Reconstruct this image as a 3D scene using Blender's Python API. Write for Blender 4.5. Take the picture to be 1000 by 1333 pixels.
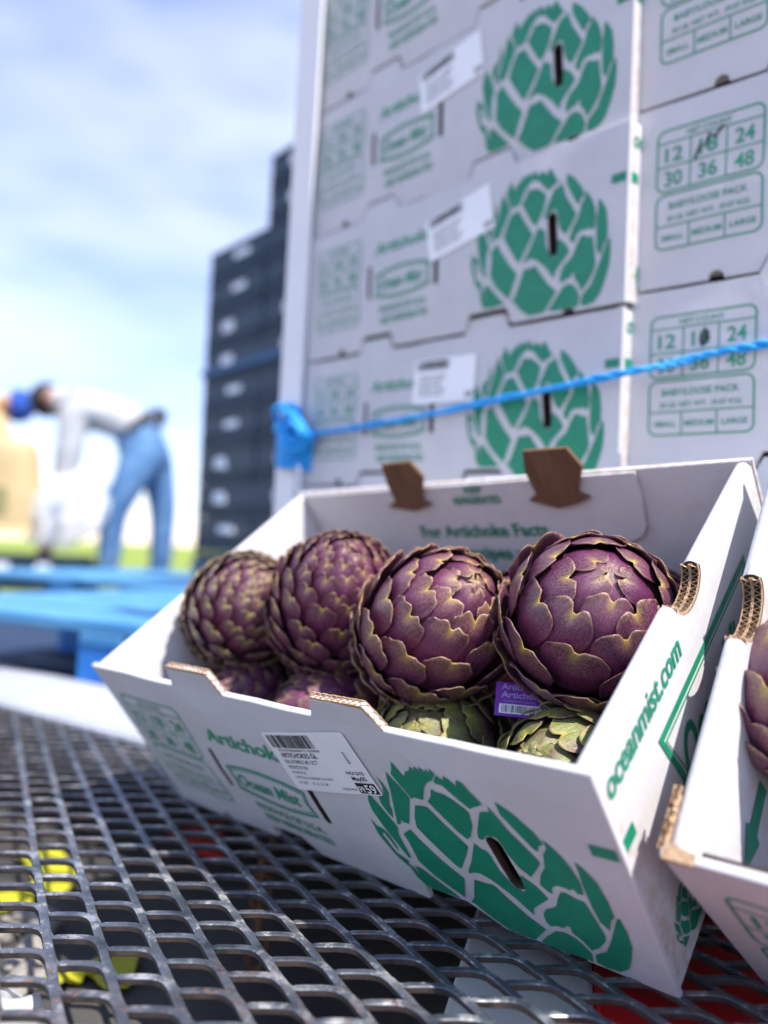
import bpy, bmesh, math, random
from mathutils import Matrix, Vector, Euler
import mathutils

for o in list(bpy.data.objects): bpy.data.objects.remove(o)
SC = bpy.context.scene
COL = SC.collection
rad = math.radians

# ------------------------------------------------------------------ camera
F_PX, IMG_W, IMG_H = 988.8, 1000.0, 1333.0
CAM = Vector((0, 0, .2189))
RX = lambda a: Matrix.Rotation(a, 3, 'X')
RY = lambda a: Matrix.Rotation(a, 3, 'Y')
RZ = lambda a: Matrix.Rotation(a, 3, 'Z')
P1, R1 = rad(5.9), rad(-2.874)        # camera attitude against the mesh ramp
P2, R2 = rad(3.2), rad(-2.6)          # camera attitude against level ground
CR = RX(P2) @ RY(R2)
cam_d = bpy.data.cameras.new('camera')
cam = bpy.data.objects.new('camera', cam_d); COL.objects.link(cam)
right, fwd, up = CR.col[0].copy(), CR.col[1].copy(), CR.col[2].copy()
cam.matrix_world = Matrix.Translation(CAM) @ Matrix((right, up, -fwd)).transposed().to_4x4()
cam_d.sensor_fit = 'VERTICAL'; cam_d.sensor_height = 36; cam_d.sensor_width = 27
cam_d.lens = F_PX / IMG_H * 36
cam_d.clip_start = .01; cam_d.clip_end = 3000
cam_d.dof.use_dof = True; cam_d.dof.focus_distance = .485; cam_d.dof.aperture_fstop = 2.45
SC.camera = cam

# ------------------------------------------------------------------ sun, sky, exposure
SUN = Vector((.66, -.77, 1.72)).normalized()
EL = math.asin(SUN.z); AZ = math.atan2(SUN.x, SUN.y)
sd = bpy.data.lights.new('sun', 'SUN'); sd.energy = 4.2; sd.angle = rad(.53); sd.color = (1, .94, .84)
so = bpy.data.objects.new('sun', sd); COL.objects.link(so)
so.rotation_euler = SUN.to_track_quat('Z', 'Y').to_euler()
so.location = (2, -1, 4)
world = bpy.data.worlds.new('World'); SC.world = world; world.use_nodes = True
nt = world.node_tree; N = nt.nodes; LK = nt.links
for n in list(N): N.remove(n)
out = N.new('ShaderNodeOutputWorld'); bg = N.new('ShaderNodeBackground'); bg.inputs[1].default_value = .145
sky = N.new('ShaderNodeTexSky'); sky.sky_type = 'NISHITA'; sky.sun_disc = False
sky.sun_elevation = EL; sky.sun_rotation = AZ; sky.air_density = 1.0; sky.dust_density = .2; sky.ozone_density = 4.0
tc = N.new('ShaderNodeTexCoord')
mp = N.new('ShaderNodeMapping'); mp.inputs['Scale'].default_value = (1.0, 1.0, 2.0); mp.inputs['Location'].default_value = (.7, .25, .35)
nz = N.new('ShaderNodeTexNoise'); nz.inputs['Scale'].default_value = 2.1; nz.inputs['Detail'].default_value = 3; nz.inputs['Roughness'].default_value = .55
cr = N.new('ShaderNodeValToRGB'); cr.color_ramp.elements[0].position = .42; cr.color_ramp.elements[1].position = .80
cr.color_ramp.elements[0].color = (.04, .04, .04, 1); cr.color_ramp.elements[1].color = (.80, .80, .80, 1)
mx = N.new('ShaderNodeMix'); mx.data_type = 'RGBA'
mx.inputs['B'].default_value = (4.9, 5.15, 6.0, 1)
LK.new(tc.outputs['Generated'], mp.inputs['Vector']); LK.new(mp.outputs[0], nz.inputs['Vector'])
LK.new(nz.outputs[0], cr.inputs[0]); LK.new(cr.outputs[0], mx.inputs['Factor'])
tint = N.new('ShaderNodeMix'); tint.data_type = 'RGBA'; tint.blend_type = 'MULTIPLY'; tint.inputs['Factor'].default_value = 1; tint.inputs['B'].default_value = (1.12, .97, 1.02, 1)
LK.new(sky.outputs[0], tint.inputs['A']); LK.new(tint.outputs['Result'], mx.inputs['A']); LK.new(mx.outputs['Result'], bg.inputs[0]); LK.new(bg.outputs[0], out.inputs[0])
SC.view_settings.view_transform = 'Standard'; SC.view_settings.look = 'None'
SC.view_settings.exposure = 0.98; SC.view_settings.gamma = 1.0

# ------------------------------------------------------------------ pixel helpers / frames
def ray(px, py):
    return CR @ Vector(((px - 500) / F_PX, 1, -(py - 666.5) / F_PX))
def on_z(px, py, z):
    d = ray(px, py); return CAM + d * ((z - CAM.z) / d.z)
def at_y(px, py, y):
    d = ray(px, py); return CAM + d * (y / d.y)
MT = (RX(P2) @ RY(R2) @ RY(R1).transposed() @ RX(P1).transposed())
CART = Matrix.Translation(CAM) @ MT.to_4x4() @ Matrix.Translation(-CAM)     # tilted ramp frame -> level world
def frame(yaw, tip, roll, t):
    return Matrix.Translation(Vector(t)) @ (RZ(rad(yaw)) @ RX(rad(tip)) @ RY(rad(roll))).to_4x4()
BL, BW, BH = .5, .3052, .175
BOX1 = CART @ frame(-43.17, 39.015, 0, (-.18609, .79343, 0))
BOX2 = CART @ frame(-44.3, 54.0, -.9, (.2445, .4835, -.006))
STACK_L = frame(-47.5, 3.5, 2.4, (-.119, 1.079, .491))
STACK_R = frame(-41.5, 4.0, 1.6, (.2340, .7250, .4850))
def local_hit(px, py, FR, axis, val):
    inv = FR.inverted(); o = inv @ CAM; d = inv.to_3x3() @ ray(px, py)
    return o + d * ((val - o[axis]) / d[axis])

# ------------------------------------------------------------------ materials
class Mat:
    def __init__(s, name):
        s.m = bpy.data.materials.new(name); s.m.use_nodes = True
        s.t = s.m.node_tree; s.b = s.t.nodes['Principled BSDF']
    def n(s, typ, **kw):
        x = s.t.nodes.new(typ)
        for k, v in kw.items():
            if hasattr(x, k): setattr(x, k, v)
            else: x.inputs[k].default_value = v
        return x
    def l(s, a, b): s.t.links.new(a, b)
    def noise(s, scale, detail=4, rough=.55, coord='Object', stretch=None):
        tc = s.n('ShaderNodeTexCoord'); nz = s.n('ShaderNodeTexNoise', Scale=scale, Detail=detail, Roughness=rough)
        src = tc.outputs[coord]
        if stretch:
            mp = s.n('ShaderNodeMapping'); mp.inputs['Scale'].default_value = stretch; s.l(src, mp.inputs[0]); src = mp.outputs[0]
        s.l(src, nz.inputs['Vector']); return nz.outputs[0]
    def ramp(s, fac, stops):
        r = s.n('ShaderNodeValToRGB'); e = r.color_ramp.elements
        while len(e) < len(stops): e.new(.5)
        for i, (p, c) in enumerate(stops):
            e[i].position = p; e[i].color = (*c, 1) if len(c) == 3 else c
        s.l(fac, r.inputs[0]); return r.outputs[0]
    def mix(s, fac, a, b, mode='MIX'):
        x = s.n('ShaderNodeMix', data_type='RGBA', blend_type=mode)
        for sock, v in (('Factor', fac), ('A', a), ('B', b)):
            if hasattr(v, 'links'): s.l(v, x.inputs[sock])
            elif isinstance(v, (int, float)): x.inputs[sock].default_value = v
            else: x.inputs[sock].default_value = (*v, 1)
        return x.outputs['Result']
    def math(s, op, a, b=0.0, clamp=False):
        x = s.n('ShaderNodeMath', operation=op, use_clamp=clamp)
        for i, v in enumerate((a, b)):
            if hasattr(v, 'links'): s.l(v, x.inputs[i])
            else: x.inputs[i].default_value = v
        return x.outputs[0]
    def col(s, v):
        if hasattr(v, 'links'): s.l(v, s.b.inputs['Base Color'])
        else: s.b.inputs['Base Color'].default_value = (*v, 1)
    def set(s, **kw):
        for k, v in kw.items():
            k = k.replace('_', ' ')
            if hasattr(v, 'links'): s.l(v, s.b.inputs[k])
            else: s.b.inputs[k].default_value = v
        return s
    def bump(s, h, strength=.2, dist=.001, prev=None):
        x = s.n('ShaderNodeBump', Strength=strength, Distance=dist); s.l(h, x.inputs['Height'])
        if prev is not None: s.l(prev, x.inputs['Normal'])
        s.l(x.outputs[0], s.b.inputs['Normal']); return x.outputs[0]

MATS = {}
def simple(name, c1, c2=None, scale=30, rough=.6, metal=0, bump=0, bscale=None, bdist=.001, stretch=None, **kw):
    m = Mat(name); MATS[name] = m.m
    if c2 is None: m.col(c1)
    else: m.col(m.ramp(m.noise(scale, stretch=stretch), [(.3, c1), (.7, c2)]))
    m.set(Roughness=rough, Metallic=metal)
    if bump: m.bump(m.noise(bscale or scale, 6, stretch=stretch), bump, bdist)
    for k, v in kw.items(): m.set(**{k: v})
    return m

def carton_mat():
    m = Mat('white_carton'); MATS['carton'] = m.m
    fine = m.noise(900, 3, .7); big = m.noise(14, 5, .6); blot = m.noise(45, 6, .65)
    c = m.ramp(big, [(.25, (.54, .535, .565)), (.75, (.63, .625, .655))])
    c = m.mix(m.math('MULTIPLY', m.ramp(fine, [(.35, (1, 1, 1)), (.6, (0, 0, 0))]), .10), c, (.45, .44, .43))
    c = m.mix(m.ramp(blot, [(.66, (0, 0, 0)), (.88, (.30, .30, .30))]), c, (.52, .48, .45))
    g = m.n('ShaderNodeNewGeometry')
    worn = m.math('MULTIPLY', m.ramp(g.outputs['Pointiness'], [(.53, (0, 0, 0)), (.62, (1, 1, 1))]), m.ramp(m.noise(120, 4), [(.42, (0, 0, 0)), (.62, (1, 1, 1))]))
    c = m.mix(m.math('MULTIPLY', worn, .6), c, (.42, .27, .15))
    m.col(c); m.set(Roughness=.62); m.b.inputs['Specular IOR Level'].default_value = .35
    flute = m.noise(9, 3, stretch=(1, 1, 1))
    b = m.bump(flute, .55, .006)
    tcf = m.n('ShaderNodeTexCoord'); spf = m.n('ShaderNodeSeparateXYZ'); m.l(tcf.outputs['Object'], spf.inputs[0])
    rip = m.math('SINE', m.math('MULTIPLY', m.math('ADD', spf.outputs[0], spf.outputs[1]), 2 * math.pi / .0072))
    b = m.bump(rip, .035, .0005, b)
    b = m.bump(m.noise(260, 4, .6), .25, .0004, b)
    m.bump(fine, .12, .0002, b)
carton_mat()
def kraft():
    m = Mat('kraft'); MATS['kraft'] = m.m
    c = m.ramp(m.noise(120, 5, stretch=(1, 1, .15)), [(.3, (.10, .046, .022)), (.7, (.17, .085, .043))])
    m.col(c); m.set(Roughness=.85); m.bump(m.noise(500, 4), .3, .0004)
kraft()
simple('kraft_edge', (.32, .19, .10), (.50, .36, .24), 300, .9, bump=.3)
simple('kraft_shaded', (.022, .012, .008), (.05, .028, .018), 200, .9)  # brown kraft with the shade inside slots and cuts put into its colour
m = simple('green_ink', (.004, .205, .115), (.008, .255, .145), 60, .5); m.bump(m.noise(260, 4, .6), .2, .0003)
m = Mat('green_ink_worn'); MATS['green_light'] = m.m
m.col(m.ramp(m.noise(240, 5), [(.25, (.035, .32, .20)), (.75, (.015, .25, .145))])); m.set(Roughness=.55)
simple('label_white', (.86, .87, .90), (.90, .90, .92), 40, .35)
simple('black_ink', (.015, .015, .018), rough=.5)
simple('marker', (.02, .02, .025), rough=.6)
simple('purple_label', (.14, .02, .30), (.19, .04, .36), 60, .4)
simple('lavender_ink', (.45, .32, .62), rough=.5)

def bract_mat(name, green, pale, tipc=(.21, .175, .062), edgec=(.46, .30, .15)):
    m = Mat(name); MATS[name] = m.m
    uv = m.n('ShaderNodeUVMap'); sep = m.n('ShaderNodeSeparateXYZ'); m.l(uv.outputs[0], sep.inputs[0])
    s, t = sep.outputs[0], sep.outputs[1]
    oi = m.n('ShaderNodeObjectInfo'); rnd = oi.outputs['Random']
    n1 = m.noise(38, 5, .6); n2 = m.noise(230, 4, .65)
    streak = m.n('ShaderNodeTexNoise', Scale=1.0, Detail=5, Roughness=.6)
    mp = m.n('ShaderNodeMapping'); mp.inputs['Scale'].default_value = (34, 3.0, 1); m.l(uv.outputs[0], mp.inputs[0])
    ad = m.n('ShaderNodeVectorMath', operation='ADD'); m.l(mp.outputs[0], ad.inputs[0]); m.l(rnd, ad.inputs[1]); m.l(ad.outputs[0], streak.inputs['Vector'])
    base = m.ramp(n1, [(.22, (.050, .004, .026)), (.5, (.125, .014, .074)), (.80, (.20, .050, .145))])
    base = m.mix(m.math('MULTIPLY', m.ramp(streak.outputs[0], [(.42, (0, 0, 0)), (.66, (1, 1, 1))]), .55), base, (.048, .007, .028))
    base = m.mix(m.math('MULTIPLY', m.math('POWER', rnd, 1.6), .40), base, (.20, .050, .12))
    # pale waxy bloom
    base = m.mix(m.math('MULTIPLY', m.ramp(n2, [(.45, (0, 0, 0)), (.75, (1, 1, 1))]), .07), base, (.34, .22, .30))
    # greener patch in the upper half of the bract
    up = m.ramp(t, [(.56, (0, 0, 0)), (.95, (1, 1, 1))])
    cen = m.ramp(m.math('ABSOLUTE', m.math('SUBTRACT', s, .5)), [(.05, (1, 1, 1)), (.42, (.25, .25, .25))])
    gm = m.math('MULTIPLY', m.math('MULTIPLY', up, cen), m.math('ADD', m.ramp(n1, [(.40, (0, 0, 0)), (.62, (1, 1, 1))]), pale * .5), clamp=True)
    base = m.mix(m.math('MULTIPLY', gm, .55 + .4 * green, clamp=True), base, tipc if green < .5 else (.24, .33, .05))
    if green > .5:
        base = m.mix(m.math('MULTIPLY', m.ramp(m.noise(3.2, 3), [(.35, (0, 0, 0)), (.65, (1, 1, 1))]), .75), base, (.19, .26, .035))
    # dry tan margin and yellow notch from the vertex attribute
    at = m.n('ShaderNodeAttribute', attribute_name='margin')
    ed = m.math('MULTIPLY', m.ramp(at.outputs['Fac'], [(.55, (0, 0, 0)), (.95, (1, 1, 1))]), m.ramp(m.noise(14, 5), [(.38, (.12, .12, .12)), (.62, (1, 1, 1))]))
    base = m.mix(m.math('MULTIPLY', ed, .35 + .5 * pale, clamp=True), base, edgec)
    at2 = m.n('ShaderNodeAttribute', attribute_name='notch')
    base = m.mix(m.math('MULTIPLY', at2.outputs['Fac'], .75), base, (.55, .38, .05))
    bru = m.math('MULTIPLY', m.ramp(m.noise(9, 6, .7), [(.60, (0, 0, 0)), (.68, (1, 1, 1))]), .55)
    base = m.mix(bru, base, (.085, .050, .022))
    # white flecks
    vo = m.n('ShaderNodeTexNoise', Scale=420, Detail=2); tcc = m.n('ShaderNodeTexCoord'); m.l(tcc.outputs['Object'], vo.inputs['Vector'])
    base = m.mix(m.ramp(vo.outputs[0], [(.70, (0, 0, 0)), (.76, (.6, .6, .6))]), base, (.55, .48, .42))
    m.col(base); m.set(Roughness=.27); m.b.inputs['Specular IOR Level'].default_value = .7
    m.b.inputs['Sheen Weight'].default_value = .03; m.b.inputs['Sheen Tint'].default_value = (.8, .75, .95, 1)
    b = m.bump(streak.outputs[0], .5, .0018); m.bump(n2, .25, .0006, b)
bract_mat('bract_purple', .22, .15)
bract_mat('bract_tan', .18, .8, (.30, .19, .075), (.52, .34, .18))
bract_mat('bract_olive', .05, .9, (.30, .27, .11), (.52, .46, .24))
bract_mat('bract_green', .9, .6)
simple('core', (.06, .03, .03), (.10, .06, .04), 60, .8)
simple('stem', (.22, .24, .08), (.30, .26, .12), 60, .7)

def steel():
    m = Mat('ramp_steel'); MATS['steel'] = m.m
    wear = m.noise(30, 8, .7); fine = m.noise(260, 5, .65); mid = m.noise(9, 4)
    c = m.ramp(wear, [(.34, (.028, .036, .052)), (.54, (.105, .12, .15)), (.70, (.44, .45, .46))])
    rust = m.math('MULTIPLY', m.ramp(fine, [(.52, (0, 0, 0)), (.62, (1, 1, 1))]), m.ramp(mid, [(.46, (0, 0, 0)), (.60, (1, 1, 1))]))
    c = m.mix(m.math('MULTIPLY', rust, .7), c, (.30, .15, .095))
    chip = m.math('MULTIPLY', m.ramp(m.noise(110, 6, .7), [(.55, (0, 0, 0)), (.60, (1, 1, 1))]), m.ramp(wear, [(.42, (0, 0, 0)), (.58, (1, 1, 1))]))
    c = m.mix(m.math('MULTIPLY', chip, .8), c, (.50, .49, .48))
    m.col(c); m.set(Metallic=.40, Roughness=m.math('ADD', m.math('MULTIPLY', fine, .28), .20))
    b = m.bump(wear, .2, .0010); m.bump(m.noise(180, 4), .12, .0004, b)
steel()
simple('steel_side_shaded', (.018, .018, .02), (.075, .052, .04), 90, .6, metal=.2, bump=.4, bscale=260)  # rusty cut faces, also darkened as shade against the sunlit tops
simple('white_paint', (.38, .40, .45), (.46, .48, .53), 12, .4, bump=.1)
simple('post_white', (.78, .79, .82), (.84, .84, .86), 9, .5)
simple('blue_twine', (.002, .24, .76), (.02, .44, .92), 700, .45, bump=.6, bscale=1500, stretch=(1, 1, 1))
simple('blue_paint', (.02, .17, .42), (.12, .34, .54), 14, .6, bump=.4, bscale=60, stretch=(.4, 3, 3))
simple('blue_block', (.006, .13, .48), (.015, .20, .58), 12, .55, bump=.2)
simple('crate_black', (.004, .020, .044), (.010, .036, .068), 8, .5)
simple('hole_sky', (.70, .73, .80), (.82, .84, .88), 20, .5)  # pale colour standing in for sky light through the crate holes
simple('strap_blue', (.0, .05, .15), (.0, .09, .22), 30, .45)
simple('deck_shaded', (.006, .022, .065), (.014, .042, .10), 6, .85, bump=.4, bscale=30, stretch=(1, 12, 1))  # planks take the dark blue of the shade under the pallet
simple('shelf', (.035, .035, .036), (.085, .08, .075), 9, .8, bump=.4, bscale=70)
simple('yellow_web', (.42, .42, .015), (.52, .50, .03), 90, .65, bump=.4, bscale=400)
simple('red_board', (.72, .012, .018), (.80, .03, .03), 12, .45)
simple('white_board', (.74, .73, .70), (.80, .79, .76), 12, .5)
simple('stone', (.16, .15, .15), (.34, .32, .30), 60, .9, bump=.6)
simple('jeans', (.03, .105, .26), (.13, .26, .44), 9, .85, bump=.3)
simple('shirt', (.32, .33, .35), (.46, .47, .49), 7, .9, bump=.3)
simple('skin', (.42, .18, .11), (.50, .22, .14), 12, .55)
simple('dark_cloth', (.02, .022, .03), (.05, .05, .06), 14, .9)
simple('blue_cloth', (.008, .055, .33), (.02, .09, .42), 12, .85)
simple('brown_hair', (.025, .014, .008), rough=.7)
simple('paper_tan', (.46, .34, .17), (.54, .42, .23), 8, .85, bump=.3)
def film(name, col, rough=.18, alpha=.55):
    m = Mat(name); MATS[name] = m.m; m.col(col)
    m.set(Roughness=rough, Alpha=m.math('ADD', m.math('MULTIPLY', m.noise(26, 5), .5), alpha - .25, clamp=True))
    m.bump(m.noise(50, 5), .6, .004)
film('poly_bag', (.80, .84, .88), .2, .55)
def ground_mat():
    m = Mat('field'); MATS['field'] = m.m
    n = m.noise(.9, 6, .6); n2 = m.noise(14, 5)
    c = m.ramp(n, [(.3, (.15, .23, .018)), (.6, (.27, .33, .04)), (.8, (.34, .36, .08))])
    c = m.mix(m.math('MULTIPLY', n2, .4), c, (.12, .18, .03))
    g = m.n('ShaderNodeTexCoord'); sp = m.n('ShaderNodeSeparateXYZ'); m.l(g.outputs['Object'], sp.inputs[0])
    far = m.ramp(m.math('MULTIPLY', m.math('ADD', sp.outputs[1], m.math('MULTIPLY', n, 3)), .02), [(.30, (0, 0, 0)), (.34, (1, 1, 1))])
    c = m.mix(far, m.ramp(n2, [(.3, (.15, .12, .10)), (.7, (.24, .20, .17))]), c); m.col(c); m.set(Roughness=.9); m.bump(n2, .6, .05)
ground_mat()

# ------------------------------------------------------------------ object helpers
def tag(o, label=None, cat=None, group=None, kind=None):
    if label: o['label'] = label
    if cat: o['category'] = cat
    if group: o['group'] = group
    if kind: o['kind'] = kind
    return o
def empty(name, M, label, cat, group=None):
    o = bpy.data.objects.new(name, None); COL.objects.link(o); o.matrix_world = M
    o.empty_display_size = .02
    return tag(o, label, cat, group)
def link(name, me, parent=None, M=None, mats=()):
    o = bpy.data.objects.new(name, me); COL.objects.link(o)
    if not me.materials:
        for k in mats: me.materials.append(MATS[k])
    if parent: o.parent = parent
    if M is not None:
        if parent: o.matrix_basis = M
        else: o.matrix_world = M
    return o
BL, BW, BH = .5, .3052, .175
def mesh(name, verts, faces, smooth=False):
    me = bpy.data.meshes.new(name); me.from_pydata([tuple(v) for v in verts], [], faces); me.update()
    if smooth: me.polygons.foreach_set('use_smooth', [True] * len(me.polygons))
    return me
def bm_mesh(name, bm, smooth=False):
    bmesh.ops.recalc_face_normals(bm, faces=bm.faces)
    me = bpy.data.meshes.new(name); bm.to_mesh(me); bm.free()
    if smooth: me.polygons.foreach_set('use_smooth', [True] * len(me.polygons))
    return me
def box_mesh(name, x0, x1, y0, y1, z0, z1, bev=0, seg=2, M=None):
    bm = bmesh.new(); bmesh.ops.create_cube(bm, size=1)
    for v in bm.verts:
        v.co = Vector((x0 + (v.co.x + .5) * (x1 - x0), y0 + (v.co.y + .5) * (y1 - y0), z0 + (v.co.z + .5) * (z1 - z0)))
    if bev: bmesh.ops.bevel(bm, geom=bm.edges[:], offset=bev, segments=seg, affect='EDGES', profile=.5)
    if M is not None: bm.transform(M)
    return bm_mesh(name, bm)
def copy_tree(o, parent=None, M=None, label=None):
    c = o.copy(); COL.objects.link(c)
    if parent is not None: c.parent = parent
    if M is not None: c.matrix_world = M
    if label: c['label'] = label
    for ch in o.children: copy_tree(ch, c)
    return c
def dedupe(pts):
    r = []
    for p in pts:
        if not r or (abs(p[0] - r[-1][0]) + abs(p[1] - r[-1][1])) > 1e-6: r.append(p)
    return r
def fill2d(loops, extrude=0.0, bevel=0.0, bres=1):
    """2-D filled curve (holes allowed) -> (verts, faces)"""
    cu = bpy.data.curves.new('tmp', 'CURVE'); cu.dimensions = '2D'; cu.fill_mode = 'BOTH'
    cu.extrude = extrude; cu.bevel_depth = bevel; cu.bevel_resolution = bres
    for lp in loops:
        lp = dedupe(lp); sp = cu.splines.new('POLY'); sp.points.add(len(lp) - 1)
        for p, q in zip(sp.points, lp): p.co = (q[0], q[1], 0, 1)
        sp.use_cyclic_u = True
    o = bpy.data.objects.new('tmp', cu); COL.objects.link(o)
    me = bpy.data.meshes.new_from_object(o)
    vs = [v.co.copy() for v in me.vertices]; fs = [tuple(p.vertices) for p in me.polygons]
    bpy.data.objects.remove(o); bpy.data.curves.remove(cu); bpy.data.meshes.remove(me)
    return vs, fs
_txt = {}
def text2d(s, size, bold=0.0, shear=0.0, fit=None, align='LEFT'):
    """text -> flat (verts, faces), x along the line, y up; fit squeezes it to a width"""
    key = (s, bold, shear)
    if key not in _txt:
        cu = bpy.data.curves.new('tmp', 'FONT'); cu.body = s; cu.size = 1; cu.offset = bold; cu.shear = shear; cu.resolution_u = 3
        o = bpy.data.objects.new('tmp', cu); COL.objects.link(o)
        me = bpy.data.meshes.new_from_object(o)
        _txt[key] = ([v.co.copy() for v in me.vertices], [tuple(p.vertices) for p in me.polygons])
        bpy.data.objects.remove(o); bpy.data.curves.remove(cu); bpy.data.meshes.remove(me)
    vs, fs = _txt[key]
    if not vs: return [], []
    x0 = min(v.x for v in vs); x1 = max(v.x for v in vs)
    sx = size if fit is None else fit / (x1 - x0)
    off = -x0 if align == 'LEFT' else -(x0 + x1) / 2
    return [Vector(((v.x + off) * sx, v.y * size, 0)) for v in vs], fs
def warp(me, passes=4, lim=.022):
    bm = bmesh.new(); bm.from_mesh(me)
    big = [f for f in bm.faces if len(f.verts) > 4]
    bmesh.ops.triangulate(bm, faces=bm.faces)
    for _ in range(passes):
        es = [e for e in bm.edges if e.calc_length() > lim]
        if not es: break
        bmesh.ops.subdivide_edges(bm, edges=es, cuts=1, use_grid_fill=False)
        bmesh.ops.triangulate(bm, faces=[f for f in bm.faces if len(f.verts) > 3])
    nz = mathutils.noise.noise
    for v in bm.verts:
        u, w = v.co.x, v.co.z
        su = max(0, math.sin(math.pi * min(1, max(0, u / BL)))); sw = math.sin(math.pi * min(1, max(0, w / BH)))
        v.co.y -= .0048 * su ** .7 * sw + .0013 * nz(Vector((u * 14, w * 22, 1.3))) * min(1, su * 4)
        v.co.z += (.0013 * nz(Vector((u * 26, 0, 5.1))) + .0006 * nz(Vector((u * 110, 0, 2.1)))) * max(0, (w / BH) - .3) * min(1, su * 6)
    bm.to_mesh(me); bm.free(); me.update()
class Print:
    """collects flat print in a panel's own 2-D coordinates"""
    def __init__(s): s.v = []; s.f = []
    def add(s, vf, at=(0, 0), rot=0):
        c, q = math.cos(rot), math.sin(rot); n = len(s.v)
        for v in vf[0]: s.v.append((at[0] + c * v.x - q * v.y, at[1] + q * v.x + c * v.y))
        s.f += [tuple(i + n for i in f) for f in vf[1]]
    def rect(s, x0, y0, x1, y1): s.add(([Vector((x0, y0, 0)), Vector((x1, y0, 0)), Vector((x1, y1, 0)), Vector((x0, y1, 0))], [(0, 1, 2, 3)]))
    def loops(s, lps): s.add(fill2d(lps))
    def mesh(s, name, fn):
        vs = [fn(x, y) for x, y in s.v]
        return mesh(name, vs, s.f)
def rrect(x0, y0, x1, y1, r, n=5):
    pts = []
    for cx, cy, a in ((x1 - r, y0 + r, -90), (x1 - r, y1 - r, 0), (x0 + r, y1 - r, 90), (x0 + r, y0 + r, 180)):
        for i in range(n + 1):
            t = rad(a + 90 * i / n); pts.append((cx + r * math.cos(t), cy + r * math.sin(t)))
    return pts

# ------------------------------------------------------------------ artichoke emblem, millimetres on the carton front
LOGO = [[(356,139),(359,144),(362,151),(365,144),(367,139),(371,145),(375,147),(377,151),(379,148),(381,152),(384,149),(385,154),(388,149),(390,153),(392,149),(393,154),(396,150),(391,144),(385,140),(381,135),(374,122),(367,122),(364,120),(361,127),(358,134)],
[(396.6,149.5),(398,148),(401,147),(402,151),(407,147),(409,144),(411,150),(415,148),(417,143),(423,134),(418,131),(414,129),(412,127),(406,133),(398,142),(393,142),(392.5,144)],
[(352,140),(354,135),(358,129),(362,120),(349,93),(344,93),(343,96),(341,91),(337,88),(341,102),(347,121),(350,134)],
[(335,116),(337,115),(339,104),(336,94),(333,99),(331,106),(332,112)],[(340,133),(343,126),(344,119),(339,107),(338,114),(341,124)],
[(323,113),(324,110),(327,105),(332,94),(335,85),(332,77),(332,56),(331,53),(329,53),(325,68),(321,80),(318,96),(319,105)],
[(311,86),(313,79),(318,78),(321,74),(323,61),(322,57),(319,69),(317,74),(314,71),(318,54),(326,48),(323,40),(316,50),(312,63),(310,70)],
[(364,114),(368,115),(374,116),(382,103),(393,87),(388,78),(377,61),(374,62),(362,80),(355,92),(358,102)],
[(387,136),(389,134),(395,134),(400,132),(408,125),(409,122),(406,110),(400,99),(396,95),(391,100),(378,122),(383,128)],
[(338,80),(347,87),(351,79),(363,62),(374,49),(363,24),(361,26),(346,40),(338,53),(339,65),(339,74)],
[(330,44),(335,44),(345,33),(357,20),(349,20),(338,19),(333,20),(330,35)],[(324,44),(327,41),(331,29),(333,20),(328,20),(324,29)],
[(417,124),(419,127),(426,129),(426,134),(430,125),(433,116),(438,108),(444,98),(446,94),(442,88),(434,77),(432,79),(428,83),(424,93),(423,101),(421,106),(414,105),(409,99),(406,100),(408,106),(413,116)],
[(400,93),(404,89),(407,89),(409,84),(410,72),(415,61),(422,57),(424,61),(425,72),(426,75),(434,68),(439,59),(432,52),(426,46),(422,41),(421,35),(417,40),(411,48),(401,57),(398,59),(392,62),(387,61),(382,58),(382,60),(385,65),(390,73)],
[(433,139),(436,137),(443,131),(447,125),(451,120),(454,112),(450,109),(448,104),(446,105),(442,112),(437,121),(433,129)],
[(455,116),(459,111),(463,105),(466,97),(468,87),(467,76),(463,75),(461,79),(459,76),(456,77),(451,77),(446,73),(444,66),(441,68),(438,72),(442,82),(448,91),(451,103),(455,109)],
[(470,104),(474,100),(479,91),(481,76),(481,63),(478,59),(474,48),(470,54),(469,67),(469,85),(470,95)],
[(451,71),(455,72),(460,69),(465,69),(467,57),(469,41),(467,34),(460,24),(453,17),(450,25),(446,30),(445,32),(446,37),(442,36),(441,33),(435,32),(430,29),(428,32),(429,40),(433,47),(439,51),(443,55),(447,64)],
[(482,62),(484,63),(485,51),(484,38),(479,22),(474,11),(467,4),(458,2),(452,4),(454,13),(464,22),(471,36),(477,50)],
[(432,25),(438,27),(444,25),(448,20),(451,12),(449,2.5),(443,3),(429,2.5),(421,2.5),(414,4),(423,15)],
[(383,52),(389,52),(398,53),(403,45),(414,31),(424,22),(409,3),(398,2.5),(389,3),(377,12),(370,20),(367,21),(373,29)]]
LOGO = [[(x / 1000, y / 1000) for x, y in c] for c in LOGO]

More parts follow.
